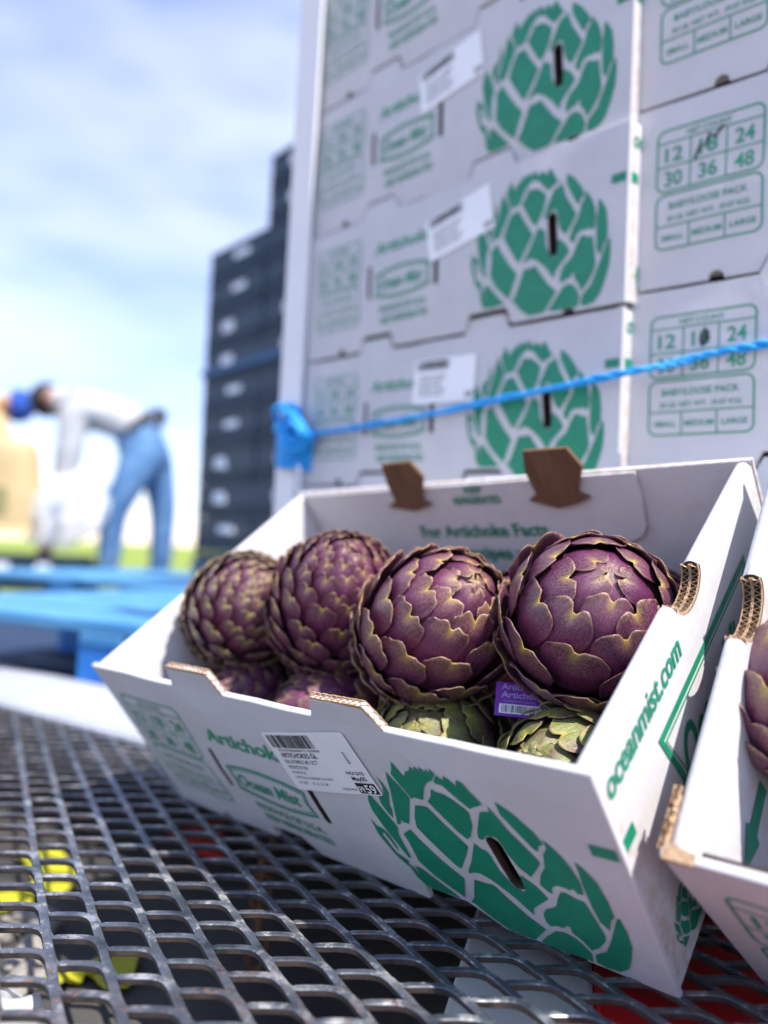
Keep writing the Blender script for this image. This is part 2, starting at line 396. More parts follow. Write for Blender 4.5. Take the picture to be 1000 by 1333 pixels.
def front_print():
    pr = Print()
    for c in LOGO: pr.add(fill2d([c]))
    return pr
def front_text():
    pr = Print()
    f = lambda *a, **k: text2d(*a, **k)
    lw = .0016
    def ring(x0, y0, x1, y1, r): pr.loops([rrect(x0, y0, x1, y1, r), rrect(x0 + lw, y0 + lw, x1 - lw, y1 - lw, max(r - lw, .0005))])
    ring(.019, .088, .115, .147, .008); ring(.019, .034, .115, .086, .008)
    for w_ in (.1345, .1115): pr.rect(.0206, w_ - .0006, .1134, w_ + .0006)
    pr.rect(.0206, .0555, .1134, .0567)
    for u_ in (.051, .083): pr.rect(u_ - .0006, .0896, u_ + .0006, .1339); pr.rect(u_ - .0006, .0356, u_ + .0006, .0555)
    pr.add(f('NET COUNT', .007, bold=.012, fit=.040, align='C'), (.067, .1375))
    for i, s in enumerate(('12', '18', '24', '30', '36', '48')):
        pr.add(f(s, .019, bold=.018, fit=.0165, align='C'), (.0355 + .0315 * (i % 3), .1160 - .0225 * (i // 3)))
    pr.add(f('BABY/LOOSE PACK', .0085, bold=.012, fit=.070, align='C'), (.067, .0715))
    pr.add(f('20 LB. NET WT.  (9.07 KG)', .0065, bold=.01, fit=.074, align='C'), (.067, .0605))
    for i, s in enumerate(('SMALL', 'MEDIUM', 'LARGE')): pr.add(f(s, .0075, bold=.012, fit=(.021, .026, .022)[i], align='C'), (.0355 + .0315 * i, .0425))
    table = pr; pr = Print()
    pr.add(f('Artichokes', .0205, bold=.025, shear=.12, fit=.112), (.143, .1185))
    # badge
    def badge(x0, y0, x1, y1, bow, sl, n=10):
        top = [(x0 + (x1 - x0) * i / n, y1 + bow * (1 - (2 * i / n - 1) ** 2)) for i in range(n + 1)]
        bot = [(x1 - (x1 - x0) * i / n, y0 - bow * (1 - (2 * i / n - 1) ** 2)) for i in range(n + 1)]
        return top + [(x1 - sl, (y0 + y1) / 2)] + bot + [(x0 + sl, (y0 + y1) / 2)]
    pr.loops([badge(.146, .064, .246, .092, .006, .003), badge(.1485, .0665, .2435, .0895, .006, .003)])
    pr.loops([badge(.1498, .0678, .2422, .0882, .006, .003), badge(.1506, .0686, .2414, .0874, .006, .003)])
    pr.add(f('Ocean Mist', .0205, bold=.022, shear=.3, fit=.078), (.155, .0715))
    pr.add(f('PRODUCE OF U.S.A.', .012, bold=.02, fit=.085), (.155, .0425))
    pr.add(f('KEEP REFRIGERATED', .012, bold=.02, fit=.086), (.156, .0285))
    tick = Print(); tick.rect(.4835, .114, .4985, .1225)
    return table, pr, tick
def side_print():
    pr = Print()
    pr.add(text2d('oceanmist.com', .0235, bold=.022, shear=.14, fit=.112), (.0085, .1485))
    def bad(i):
        return [(.066 + i, .132 - i), (.245 - i, .132 - i), (.236 - i, .090), (.245 - i, .046 + i), (.066 + i, .046 + i), (.077 + i, .090)]
    pr.loops([bad(0), bad(.0052)]); pr.loops([bad(.0072), bad(.0085)])
    pr.add(text2d('Ocean Mist', .048, bold=.022, shear=.35, fit=.135), (.086, .078))
    pr.add(text2d('FARMS', .016, bold=.02, fit=.05), (.13, .056))
    pr.rect(.0002, .1145, .0185, .1235)
    for c in LOGO: pr.add(fill2d([[(.018 + (x - .31) * .26, -.002 + .010 + y * .26) for x, y in c]]))
    return pr
def notch_arc(cx, r, n=7): return [(cx - r * math.cos(math.pi * i / n), r * math.sin(math.pi * i / n)) for i in range(n + 1)]
def slot(u0, w0, u1, w1, r=.0022):
    """stadium-shaped slot"""
    a = math.atan2(w1 - w0, u1 - u0); p = []
    for i in range(7): t = a - math.pi / 2 + math.pi * i / 6; p.append((u1 + r * math.cos(t), w1 + r * math.sin(t)))
    for i in range(7): t = a + math.pi / 2 + math.pi * i / 6; p.append((u0 + r * math.cos(t), w0 + r * math.sin(t)))
    return p
SLOTS = [slot(.1345, .066, .134, .104, .0030), slot(.2555, .064, .255, .099, .0035), slot(.4195, .0640, .4165, .0985, .0056)]
BOTTOM = [(0, 0)] + notch_arc(.076, .008) + [(.146, 0), (.152, .018), (.192, .018), (.204, 0), (.319, 0), (.3235, .018), (.362, .018), (.386, .001)] + notch_arc(.437, .008) + [(BL, 0)]
TOP_TABS = [(BL, BH), (.366, .1735), (.3575, .191), (.311, .190), (.303, .1735), (.2025, .1735), (.197, .193), (.143, .193), (.136, .1735), (0, BH)]
BOTTOM_S = [(0, 0)] + notch_arc(.076, .008) + [(.112, 0), (.121, .018), (.174, .018), (.181, 0), (.297, 0), (.3055, .018), (.359, .018), (.367, 0)] + notch_arc(.437, .008) + [(BL, 0)]
TOP_S = [(BL, .1707), (.363, .1707), (.356, .1872), (.3085, .1872), (.3005, .1707), (.1775, .1707), (.171, .1872), (.124, .1872), (.1155, .1707), (0, .1707)]
CT = .005
def panel_mesh(name, loops, t, v0, flip=False, bev=.0011):
    vs, fs = fill2d(loops, t / 2 - bev, bev, 2)
    # the bevel grows the outline outwards: fine (a millimetre)
    pts = [(p.x, v0 + t / 2 + p.z, p.y) for p in vs]
    bm = bmesh.new(); bv = [bm.verts.new(p) for p in pts]
    for f in fs:
        try: bm.faces.new([bv[i] for i in f])
        except ValueError: pass
    bmesh.ops.remove_doubles(bm, verts=bm.verts, dist=1e-6)
    bmesh.ops.recalc_face_normals(bm, faces=bm.faces)
    for f in bm.faces:
        c = f.calc_center_median()
        if abs(f.normal.y) < .98:
            for h in loops[1:]:
                if min(p[0] for p in h) - .0015 < c.x < max(p[0] for p in h) + .0015 and min(p[1] for p in h) - .0015 < c.z < max(p[1] for p in h) + .0015: f.material_index = 1  # slot walls coloured as if in shadow
    me = bpy.data.meshes.new(name); bm.to_mesh(me); bm.free()
    return me
def side_wall(name, u_out, sgn, notch=True):
    """double wall with a rolled top edge and a finger notch; u_out outer face, sgn inward direction"""
    T, r = .012, .0058; vs, fs, mi = [], [], []
    v0, v1 = CT + .0006, BW - CT - .0006; c, hl, dp = .153, .0225, .0145
    samp = [v0 + (v1 - v0) * i / 26 for i in range(27)]
    if notch:
        samp = [s for s in samp if abs(s - c) > hl + .003] + [c + hl * math.sin(math.pi * (i / 20 - .5)) for i in range(21)] + [c - hl - .0008, c + hl + .0008]
        samp.sort()
    NA = 8; cs = 2 + NA + 1 + 1
    for s in samp:
        ins = notch and abs(s - c) <= hl + 1e-6
        top = BH - (dp * math.sqrt(max(0, 1 - ((s - c) / hl) ** 2)) + .0015 if ins else 0)
        rr = .0003 if ins else r
        ring = [(0, .001), (0, top - max(rr, r) - .02)]
        for i in range(NA + 1):
            a = math.pi - math.pi * i / NA
            if ins: x = T * i / NA; z = top
            else: x = T / 2 + (T / 2) * math.cos(a); z = top - r + r * math.sin(a)
            ring.append((x, z))
        ring.append((T, .001))
        for x, z in ring: vs.append((u_out + sgn * x, s, z))
    k = len(ring)
    for j in range(len(samp) - 1):
        mid = (samp[j] + samp[j + 1]) / 2; ins = notch and abs(mid - c) < hl + .0005
        for i in range(k):
            a, b = j * k + i, j * k + (i + 1) % k
            fs.append((a, b, b + k, a + k)); mi.append(1 if (ins and 2 <= i < 2 + NA) else 0)
    fs.append(tuple(range(k))); fs.append(tuple(range((len(samp) - 1) * k, len(samp) * k))); mi += [0, 0]
    me = mesh(name, vs, fs); me.materials.append(MATS['carton']); me.materials.append(MATS['kraft_shaded'])
    me.polygons.foreach_set('material_index', mi)
    bm = bmesh.new(); bm.from_mesh(me); bmesh.ops.recalc_face_normals(bm, faces=bm.faces); bm.to_mesh(me); bm.free()
    me.polygons.foreach_set('use_smooth', [True] * len(me.polygons))
    me.set_sharp_from_angle(angle=rad(50))
    return me
def corrugated(name, path, nrm_fn, th, depth=.0022, pitch=.0042, mat='kraft_edge', lay=1):
    """exposed corrugated board edge: liners and a wave, standing on a path. nrm_fn(i)->(across, out) unit vectors"""
    rib = []
    acc = [0]
    for i in range(1, len(path)): acc.append(acc[-1] + (path[i] - path[i - 1]).length)
    L = acc[-1]; n = max(8, int(L / (pitch / 8)))
    def at(s):
        i = 0
        while i < len(acc) - 2 and acc[i + 1] < s: i += 1
        t = (s - acc[i]) / max(acc[i + 1] - acc[i], 1e-9)
        a0, o0 = nrm_fn(i); a1, o1 = nrm_fn(i + 1)
        return path[i].lerp(path[i + 1], t), a0.lerp(a1, t).normalized(), o0.lerp(o1, t).normalized()
    vs, fs = [], []
    rng = random.Random(hash(name) % 999 if False else 7)
    def ribbon(offs, w):
        b = len(vs)
        for i in range(n + 1):
            p, a, o = at(L * i / n); x = offs(L * i / n); d = depth * (1 + rng.uniform(-.25, .25))
            for e, q in ((-w, -.001), (w, -.001), (w, d), (-w, d)): vs.append(p + a * (x + e) + o * q)
        for i in range(n):
            for j in range(4): fs.append((b + i * 4 + j, b + i * 4 + (j + 1) % 4, b + i * 4 + 4 + (j + 1) % 4, b + i * 4 + 4 + j))
        fs.append((b, b + 1, b + 2, b + 3)); fs.append((b + n * 4, b + n * 4 + 1, b + n * 4 + 2, b + n * 4 + 3))
    for k in range(lay):
        c0 = th * ((k + .5) / lay - .5); h = th / lay / 2
        ribbon(lambda s, c=c0 - h * .86: c, .00028); ribbon(lambda s, c=c0 + h * .86: c, .00028)
        ribbon(lambda s, c=c0, a=h * .62: c + a * math.sin(2 * math.pi * s / pitch), .0002)
    return mesh(name, vs, fs)

PR_LOGO, PR_TEXT, PR_SIDE = front_print(), front_text(), side_print()
EPS = .0006
ME_LOGO = PR_LOGO.mesh('artichoke_emblem', lambda x, y: (x, -EPS, y)); ME_LOGO.materials.append(MATS['green_ink'])
ME_TABLE, ME_TEXT, ME_TICK = [p_.mesh(n_, lambda x, y: (x, -EPS, y)) for p_, n_ in zip(PR_TEXT, ('count_table', 'front_lettering', 'corner_tick'))]
for q_ in (ME_TABLE, ME_TEXT, ME_TICK): q_.materials.append(MATS['green_light' if q_ is not ME_TICK else 'green_ink'])
for q_ in (ME_LOGO, ME_TEXT, ME_TABLE, ME_TICK): warp(q_)
ME_SIDE = PR_SIDE.mesh('side_lettering', lambda x, y: (BL + EPS, x, y)); ME_SIDE.materials.append(MATS['green_ink'])

def carton_shell(root, open_tray):
    me = panel_mesh('front_panel', [BOTTOM + TOP_TABS if open_tray else BOTTOM_S + TOP_S] + SLOTS, CT, 0)
    warp(me); link('front_panel', me, root, mats=['carton', 'kraft_shaded'])
    link('inner_liner', box_mesh('inner_liner', .013, BL - .013, CT + .0045, CT + .0065, .012, BH - .012), root, mats=['kraft_shaded'])  # inner flap, darkened so the slots in front of it look shaded
    link('artichoke_emblem', ME_LOGO, root); link('front_lettering', ME_TEXT, root); link('count_table', ME_TABLE, root); link('corner_tick', ME_TICK, root)
    back = [(0, 0), (BL, 0)] + TOP_S if not open_tray else [(0, 0), (BL, 0), (BL, BH), (0, BH)]
    link('back_panel', panel_mesh('back_panel', [back], CT, BW - CT), root, mats=['carton'])
    link('side_panel', side_wall('side_panel', BL, -1), root)
    link('side_panel', side_wall('side_panel', 0, 1), root)
    link('floor_panel', box_mesh('floor_panel', .0125, BL - .0125, CT + .001, BW - CT - .001, .004, .008), root, mats=['carton'])
    link('side_lettering', ME_SIDE, root)
    # exposed flutes in the finger notches
    for uc in (BL - .006, .006):
        path = [Vector((uc, .153 + .0222 * math.sin(math.pi * (i / 16 - .5)), BH - .0145 * math.cos(math.pi * (i / 16 - .5)) - .0015)) for i in range(17)]
        def nf(i, p=path):
            j = min(max(i, 1), len(p) - 2); t = (p[j + 1] - p[j - 1]).normalized(); return Vector((1, 0, 0)), Vector((0, -t.z, t.y))
        link('cut_edge', corrugated('cut_edge', path, nf, .0112, .0016, .0042, lay=2), root, mats=['kraft_edge'])
def tab_edges(root):
    for tb in ([(.366, .1745), (.3575, .1918), (.311, .1908)], [(.2025, .1745), (.197, .1938), (.143, .1938)]):
        pts = []
        for a, b in zip(tb, tb[1:]):
            for i in range(8): pts.append(Vector((a[0] + (b[0] - a[0]) * i / 8, .0025, a[1] + (b[1] - a[1]) * i / 8)))
        pts.append(Vector((tb[-1][0], .0025, tb[-1][1])))
        def nf(i, p=pts):
            j = min(max(i, 1), len(p) - 2); t = (p[j + 1] - p[j - 1]).normalized(); return Vector((0, 1, 0)), Vector((t.z, 0, -t.x)) if t.z * 0 - t.x * 1 > 0 else Vector((-t.z, 0, t.x)) if -t.x < 0 and False else Vector((t.z, 0, -t.x))
        link('cut_edge', corrugated('cut_edge', pts, nf, .0052, .0014, .0052), root, mats=['kraft_edge'])
def sticker(root, at, rot, detail=True, off=.0014):
    Wd, Hd = .097, .053
    c, s = math.cos(rot), math.sin(rot)
    fn = lambda d: (lambda x, y: (at[0] + c * x + s * y, -d, at[1] + s * x - c * y))   # y runs down
    p = Print(); p.loops([rrect(0, 0, Wd, Hd, .003)])
    bm = bmesh.new(); me = p.mesh('sticker', fn(off)); me.materials.append(MATS['label_white'])
    warp(me); st = link('sticker', me, root)
    sol = st.modifiers.new('thickness', 'SOLIDIFY'); sol.thickness = .0003; sol.offset = 0
    q = Print(); rng = random.Random(5)
    x = .005
    while x < .058:
        w = rng.choice((.0004, .0004, .0008, .0012)); q.rect(x, .002, x + w, .0135); x += w + rng.choice((.0004, .0006, .0009))
    def tx(sx, x, y, h, fit, bold=.015):
        vs, fs = text2d(sx, h, bold=bold, fit=fit); q.add(([Vector((v.x, -v.y, 0)) for v in vs], fs), (x, y))
    if detail:
        tx('(01)10033383604417(13)250505', .010, .0165, .0028, .050, .005)
        tx('ARTICHOKES GL', .009, .0222, .0062, .044, .01)
        tx('BULL PURPLE 24S 12CT', .009, .0275, .0048, .040, .005)
        tx('PRODUCT OF USA', .009, .0325, .0042, .024, .005)
        tx('PACKED FOR', .009, .0370, .0032, .018, .0)
        tx('CASTROVILLE, CALIFORNIA  U.S.A. 95012', .009, .0415, .0030, .045, .0)
        tx('LOT 0505', .009, .0465, .0030, .011, .0); tx('05  05  25  08', .026, .0465, .0030, .018, .0)
        tx('PACK DATE', .0735, .0355, .0040, .0185, .01); tx('May05', .076, .0405, .0050, .0150, .01)
        tx('VOICE PICK', .058, .0495, .0026, .016, .005)
        vs, fs = text2d('03320', .0034, bold=.01, fit=.010); q.add(([Vector((v.x, -v.y, 0)) for v in vs], fs), (.0835, .016), math.pi / 2)
        q.rect(.0755, .0425, .0955, .0515)
        w = Print(); vs, fs = text2d('59', .0100, bold=.02, fit=.0105); w.add(([Vector((v.x, -v.y, 0)) for v in vs], fs), (.0840, .0506))
        vs, fs = text2d('99', .0075, bold=.01, fit=.0062); w.add(([Vector((v.x, -v.y, 0)) for v in vs], fs), (.0766, .0502))
        me = w.mesh('sticker_number', fn(off + .0008)); me.materials.append(MATS['label_white']); warp(me); link('sticker_number', me, st)
    else:
        for i in range(5): tx('ARTICHOKES GL 24S PACKED', .009, .0225 + i * .0055, .0042, .045 - .004 * (i % 3), .01)
        w = Print(); vs, fs = text2d('59', .010, bold=.02, fit=.011); w.add(([Vector((v.x, -v.y, 0)) for v in vs], fs), (.084, .049))
        me = w.mesh('sticker_number', fn(off + .0005)); me.materials.append(MATS['black_ink']); warp(me); link('sticker_number', me, st)
    me = q.mesh('sticker_print', fn(off + .0005)); me.materials.append(MATS['black_ink']); warp(me); link('sticker_print', me, st)

# ------------------------------------------------------------------ SETTING: ground, shelf, flatbed, ramp
gm = mesh('ground', [(-1500, -40, -.95), (1500, -40, -.95), (1500, 2500, -.95), (-1500, 2500, -.95)], [(0, 1, 2, 3)])
tag(link('ground', gm, mats=['field']), kind='structure')

def raildir():
    a, b = Vector((-.626, 1.301, 0)), Vector((-.3066, 1.057, 0)); d = (b - a).normalized(); return a, d, Vector((-d.y, d.x, 0))
RA, RD, RN = raildir()            # ramp frame: point on the ramp's far edge, along it, away from the camera
# lower tray under the mesh ramp
sh = box_mesh('lower_tray', -1.3, 1.5, -.25, 1.9, -.162, -.15)
tag(link('lower_tray', sh, M=CART, mats=['shelf']), kind='structure')
A_ = Vector((-.0158, .0312, 0)); B_ = Vector((.0379, -.01125, 0)); P0_ = Vector((-.1942, .4371, 0))
def build_ramp():
    root = empty('mesh_ramp', CART, 'worn dark expanded steel mesh ramp that the open artichoke cartons rest on', 'ramp')
    n_ = (A_ + B_); l_ = (B_ - A_).normalized(); n_ = (n_ - l_ * n_.dot(l_)).normalized()
    UNIT = [(.0, -.02), (.10, .02), (.25, .075), (.45, .145), (.62, .185), (.73, .18), (.80, .125), (.845, .02), (.862, -.15), (.87, -.42), (.88, -.70), (.905, -.88), (.945, -.98)]
    Wd, Th = .0027, .0021
    def ok(p): return -1.02 < p.x < .98 and .12 < p.y and (p - RA).dot(RN) < -.004
    rng = random.Random(3); cnt = 0
    for k in range(-95, 75):
        # chain k: nodes alternate (i, j) -> +b -> -a ...
        pts = []
        for s in range(-60, 60):
            for di, dj in UNIT: pts.append(P0_ + B_ * (s + di) + A_ * (k - s + dj) + Vector((0, 0, .0022 * (dj + .4 * di))))
        run = []; runs = []
        for p in pts:
            if ok(p): run.append(p)
            else:
                if len(run) > 4: runs.append(run)
                run = []
        if len(run) > 4: runs.append(run)
        vs, fs, mi = [], [], []
        for path in runs:
            b0 = len(vs); K = 8
            for q in range(len(path)):
                t = (path[min(q + 1, len(path) - 1)] - path[max(q - 1, 0)]); t.z = 0; t.normalize(); sd_ = Vector((t.y, -t.x, 0))
                wj = Wd * (1 + rng.uniform(-.05, .05)); ch = .0007
                for x, z in ((-wj, -Th + ch), (-wj, Th - ch), (-wj + ch, Th), (wj - ch, Th), (wj, Th - ch), (wj, -Th + ch), (wj - ch, -Th), (-wj + ch, -Th)):
                    vs.append(path[q] + sd_ * x + Vector((0, 0, z)))
            for q in range(len(path) - 1):
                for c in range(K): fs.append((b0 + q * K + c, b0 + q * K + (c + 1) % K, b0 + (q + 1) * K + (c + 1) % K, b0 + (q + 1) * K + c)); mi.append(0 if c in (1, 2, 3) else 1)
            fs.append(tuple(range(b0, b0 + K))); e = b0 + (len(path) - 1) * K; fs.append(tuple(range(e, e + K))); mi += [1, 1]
        if vs:
            me = mesh('strand', vs, fs); me.polygons.foreach_set('material_index', mi); bm = bmesh.new(); bm.from_mesh(me); bmesh.ops.recalc_face_normals(bm, faces=bm.faces); bm.to_mesh(me); bm.free()
            me.polygons.foreach_set('use_smooth', [True] * len(me.polygons)); me.set_sharp_from_angle(angle=rad(38))
            link('strand', me, root, Matrix.Translation((0, 0, -.0021)), mats=['steel', 'steel_side_shaded']); cnt += 1
    # angle-iron border under the far edge
    e = mesh('x', [], [])
    M = Matrix.Translation(RA) @ Matrix((RD, RN, Vector((0, 0, 1)))).transposed().to_4x4()
    link('edge_bar', box_mesh('edge_bar', -.7, 1.1, -.035, -.003, -.036, -.0048, .002), root, M, ['steel'])
build_ramp()
MR = CART @ Matrix.Translation(RA) @ Matrix((RD, RN, Vector((0, 0, 1)))).transposed().to_4x4()
rl = empty('side_rail', MR, 'white painted rail along the far edge of the mesh ramp', 'rail')
bv = [(x, y, z) for x in (-.9, 1.25) for y, z in ((.001, -.03), (.001, .006), (.050, .044), (.075, .044), (.075, -.03))]
link('beam', mesh('beam', bv, [(0, 1, 2, 3, 4), (9, 8, 7, 6, 5)] + [(i, 5 + i, 5 + (i + 1) % 5, (i + 1) % 5) for i in range(5)]), rl, mats=['white_paint'])
link('lip', box_mesh('lip', -.9, 1.25, -.0135, .0005, -.0035, .004, .001), rl, mats=['white_paint'])

DZ = -.058
dk = empty('deck', Matrix.Translation(Vector((0, 0, DZ))) @ MR.to_euler().to_matrix().to_4x4() if False else Matrix.Translation(Vector((RA.x, RA.y, DZ))) @ RZ(math.atan2(RD.y, RD.x)).to_4x4(), None, None)
dk['kind'] = 'structure'; dk['label'] = 'flatbed deck under the pallets and carton stack, coloured as dark blue shade'
pm = box_mesh('plank', -2.4, 2.6, 0, .138, -.04, 0, .004)
for i in range(26): link('plank', pm, dk, Matrix.Translation((0, .075 + i * .142, random.Random(i).uniform(-.002, 0))), ['deck_shaded'])

# ------------------------------------------------------------------ CARTON STACK
def build_stack_proto(name, label, M, grp):
    root = empty(name, M, label, 'carton', grp); carton_shell(root, False); return root
GL, GR = 'cartons in the column beside the white post', 'cartons in the column away from the white post'
rng = random.Random(11)
proto = None
rowsL = {-3: 'bottom carton of the column beside the white post, standing on the deck', -2: 'second lowest carton of the column beside the white post', -1: 'white carton crossed by the blue twine, next to the white post', 0: 'white carton with a tilted label just above the one the twine crosses, beside white post', 1: 'white carton with tilted label two above the twine, beside the white post', 2: 'topmost white carton of the column beside the white post'}
rowsR = {-3: 'bottom carton of the column away from the post, standing on the deck', -2: 'second lowest carton of the column away from the post', -1: 'carton whose printed count table the blue twine crosses', 0: 'carton with count table just above the twine, black scribble over its 18', 1: 'carton with count table two above the twine, in the column away from post', 2: 'topmost carton of the column away from the white post'}
st_at = {-1: ((.224, .150), rad(-1.0)), 0: ((.236, .139), rad(11.5)), 1: ((.215, .149), rad(9.5)), 2: ((.226, .140), rad(4))}
for side, FR, rows, grp in (('L', STACK_L, rowsL, GL), ('R', STACK_R, rowsR, GR)):
    for n, lab in rows.items():
        jit = Matrix.Translation((rng.uniform(-.003, .003), rng.uniform(-.002, .003), 0))
        M = FR @ Matrix.Translation((.5 * 0, 0, n * .1758)) @ jit
        M = M @ Matrix.Rotation(rad(rng.uniform(-.5, .5)), 4, 'Z')
        if proto is None: c = proto = build_stack_proto('carton', lab, M, None)
        else: c = copy_tree(proto, None, M, lab)
        c['group'] = grp
stackL = [o for o in COL.objects if o.parent is None and o.get('group') == GL]
stackR = [o for o in COL.objects if o.parent is None and o.get('group') == GR]
for (n, lab), o in zip(rowsL.items(), stackL):
    if n in st_at: sticker(o, st_at[n][0], st_at[n][1], False)
    # right-column print of the hidden face needs nothing more
def scribble(o, pts):
    vs, fs = [], []
    for i, (x, y) in enumerate(pts):
        a = pts[max(i - 1, 0)]; b = pts[min(i + 1, len(pts) - 1)]; d = Vector((b[0] - a[0], b[1] - a[1], 0)).normalized(); w = .0012
        vs += [(x - d.y * w, -.0011, y + d.x * w), (x + d.y * w, -.0011, y - d.x * w)]
    for i in range(len(pts) - 1): fs.append((2 * i, 2 * i + 1, 2 * i + 3, 2 * i + 2))
    sm_ = mesh('marker_scribble', vs, fs); warp(sm_); link('marker_scribble', sm_, o, mats=['marker'])
for (n, lab), o in zip(rowsR.items(), stackR):
    if n == 0: scribble(o, [(.055, .112), (.060, .124), (.064, .121), (.068, .132), (.073, .128), (.080, .136)])
    if n == -1: scribble(o, [(.069, .114), (.067, .122), (.071, .131), (.074, .122), (.070, .115), (.072, .128)])

# white corner post along the column's near left edge
po = empty('corner_post', STACK_L, 'tall white angle post at the edge of the carton stack, blue twine knotted to it', 'post')
link('front_leg', box_mesh('front_leg', -.048, -.002, -.010, -.005, -.555, .62, .001, M=Matrix.Rotation(rad(3.0), 4, 'Y')), po, mats=['post_white'])
link('side_leg', box_mesh('side_leg', -.0065, -.0025, -.0105, .045, -.555, .62, .001, M=Matrix.Rotation(rad(3.0), 4, 'Y') @ Matrix.Translation((-.0455, .0, 0))), po, mats=['post_white'])

# ------------------------------------------------------------------ near cartons
near = empty('artichoke_carton', BOX1, 'open white carton of four big purple artichokes with a barcode sticker, tipped on the mesh', 'carton', 'open artichoke cartons on the ramp')
carton_shell(near, True); tab_edges(near)
sticker(near, (.233, .1475), rad(11.8), True)
box2 = empty('artichoke_carton', BOX2, 'open white carton with torn brown corner leaning beside the carton of four artichokes', 'carton', 'open artichoke cartons on the ramp')
carton_shell(box2, True); tab_edges(box2)
def inner_back(root):
    v_ = BW - CT - .0034
    flap = [(.0135, .174), (.413, .174), (.4125, .150), (.4085, .122), (.404, .114), (.396, .110), (.3, .072), (.0135, .070)]
    fl = link('inner_flap', panel_mesh('inner_flap', [flap], .0028, v_, bev=.0006), root, mats=['carton'])
    T1 = [(157, 206), (194, 206), (202, 189), (188, 163), (196, 157), (174, 151), (141, 157), (154, 163), (153, 183)]
    T2 = [(323, 205), (364, 204), (372, 186), (360, 161), (369, 156), (357, 151), (338, 147), (312, 156), (321, 162), (318, 185)]
    for T in (T1, T2):
        link('kraft_tab', panel_mesh('kraft_tab', [[(x / 1000, y / 1000) for x, y in T]], .004, v_ - .0045, bev=.0005), root, mats=['kraft'])
    p = Print()
    p.add(text2d('For Artichoke Facts', .0200, bold=.028, fit=.150), (.167, .116))
    p.add(text2d('and recipes visit', .0200, bold=.028, fit=.125), (.180, .090))
    p.add(text2d('KEEP', .010, bold=.03, fit=.020, align='C'), (.252, .1655)); p.add(text2d('REFRIGERATED', .0115, bold=.03, fit=.054, align='C'), (.252, .1535))
    me = p.mesh('inner_lettering', lambda x, y: (x, v_ - .0009, y)); me.materials.append(MATS['green_ink']); link('inner_lettering', me, root)
inner_back(near); inner_back(box2)
def inner_arrow(root):
    p = Print()
    p.loops([[(.075, .085), (.115, .085), (.115, .098), (.145, .079), (.115, .060), (.115, .073), (.075, .073)]])
    me = p.mesh('arrow_print', lambda x, y: (.0126, .165 - x, y)); me.materials.append(MATS['green_ink']); link('arrow_print', me, root)
def arrow_on(root, FR):
    pts = [local_hit(px, py, FR, 0, .0127) for px, py in ((990, 1016), (998, 1030), (986, 1088), (989, 1100), (970, 1138), (972, 1070), (977, 1074))]
    p = Print(); p.loops([[(q.y, q.z) for q in pts]])
    me = p.mesh('arrow_print', lambda x, y: (.0127, x, y)); me.materials.append(MATS['green_ink']); link('arrow_print', me, root)
arrow_on(box2, BOX2); inner_arrow(near)
def torn(root):
    # torn double liner standing proud of the carton's front left corner
    rng = random.Random(4); n = 22
    for k, (off, mat) in enumerate(((-.0022, 'kraft'), (-.0004, 'kraft_edge'))):
        vs, fs = [], []
        for i in range(n + 1):
            v = .004 + .034 * i / n; top = .176 - .0015 * k + rng.uniform(-.002, .0015) - (.006 if i > n - 3 else 0)
            for (u, w) in ((off - .0008, .150), (off - .0008, top), (off + .0008, top - .001), (off + .0008, .150)): vs.append((u, v, w))
        for i in range(n):
            for j in range(4): fs.append((i * 4 + j, i * 4 + (j + 1) % 4, i * 4 + 4 + (j + 1) % 4, i * 4 + 4 + j))
        fs += [(0, 1, 2, 3), tuple(n * 4 + j for j in range(4))]
        link('torn_liner', mesh('torn_liner', vs, fs), root, mats=[mat])
    path = [Vector((-.0021, .004 + .034 * i / 12, .1735)) for i in range(13)]
    link('cut_edge', corrugated('cut_edge', path, lambda i: (Vector((1, 0, 0)), Vector((0, 0, 1))), .0040, .001, .0042), root, mats=['kraft_edge'])
    vs, fs = [], []
    for i in range(10):
        u = .0 + .016 * i / 9; a = .0022 * (1 - i / 9) * (1 + .5 * math.sin(i * 2.3)) + .0008
        vs += [(u, -.0009, .1765), (u, -.0009, .1745 - a * .9), (u, .004 + a * 1.2, .1768)]
    for i in range(9):
        b = i * 3; fs += [(b, b + 1, b + 4, b + 3), (b, b + 3, b + 5, b + 2)]
    link('worn_corner', mesh('worn_corner', vs, fs), root, mats=['kraft_edge'])
torn(box2)

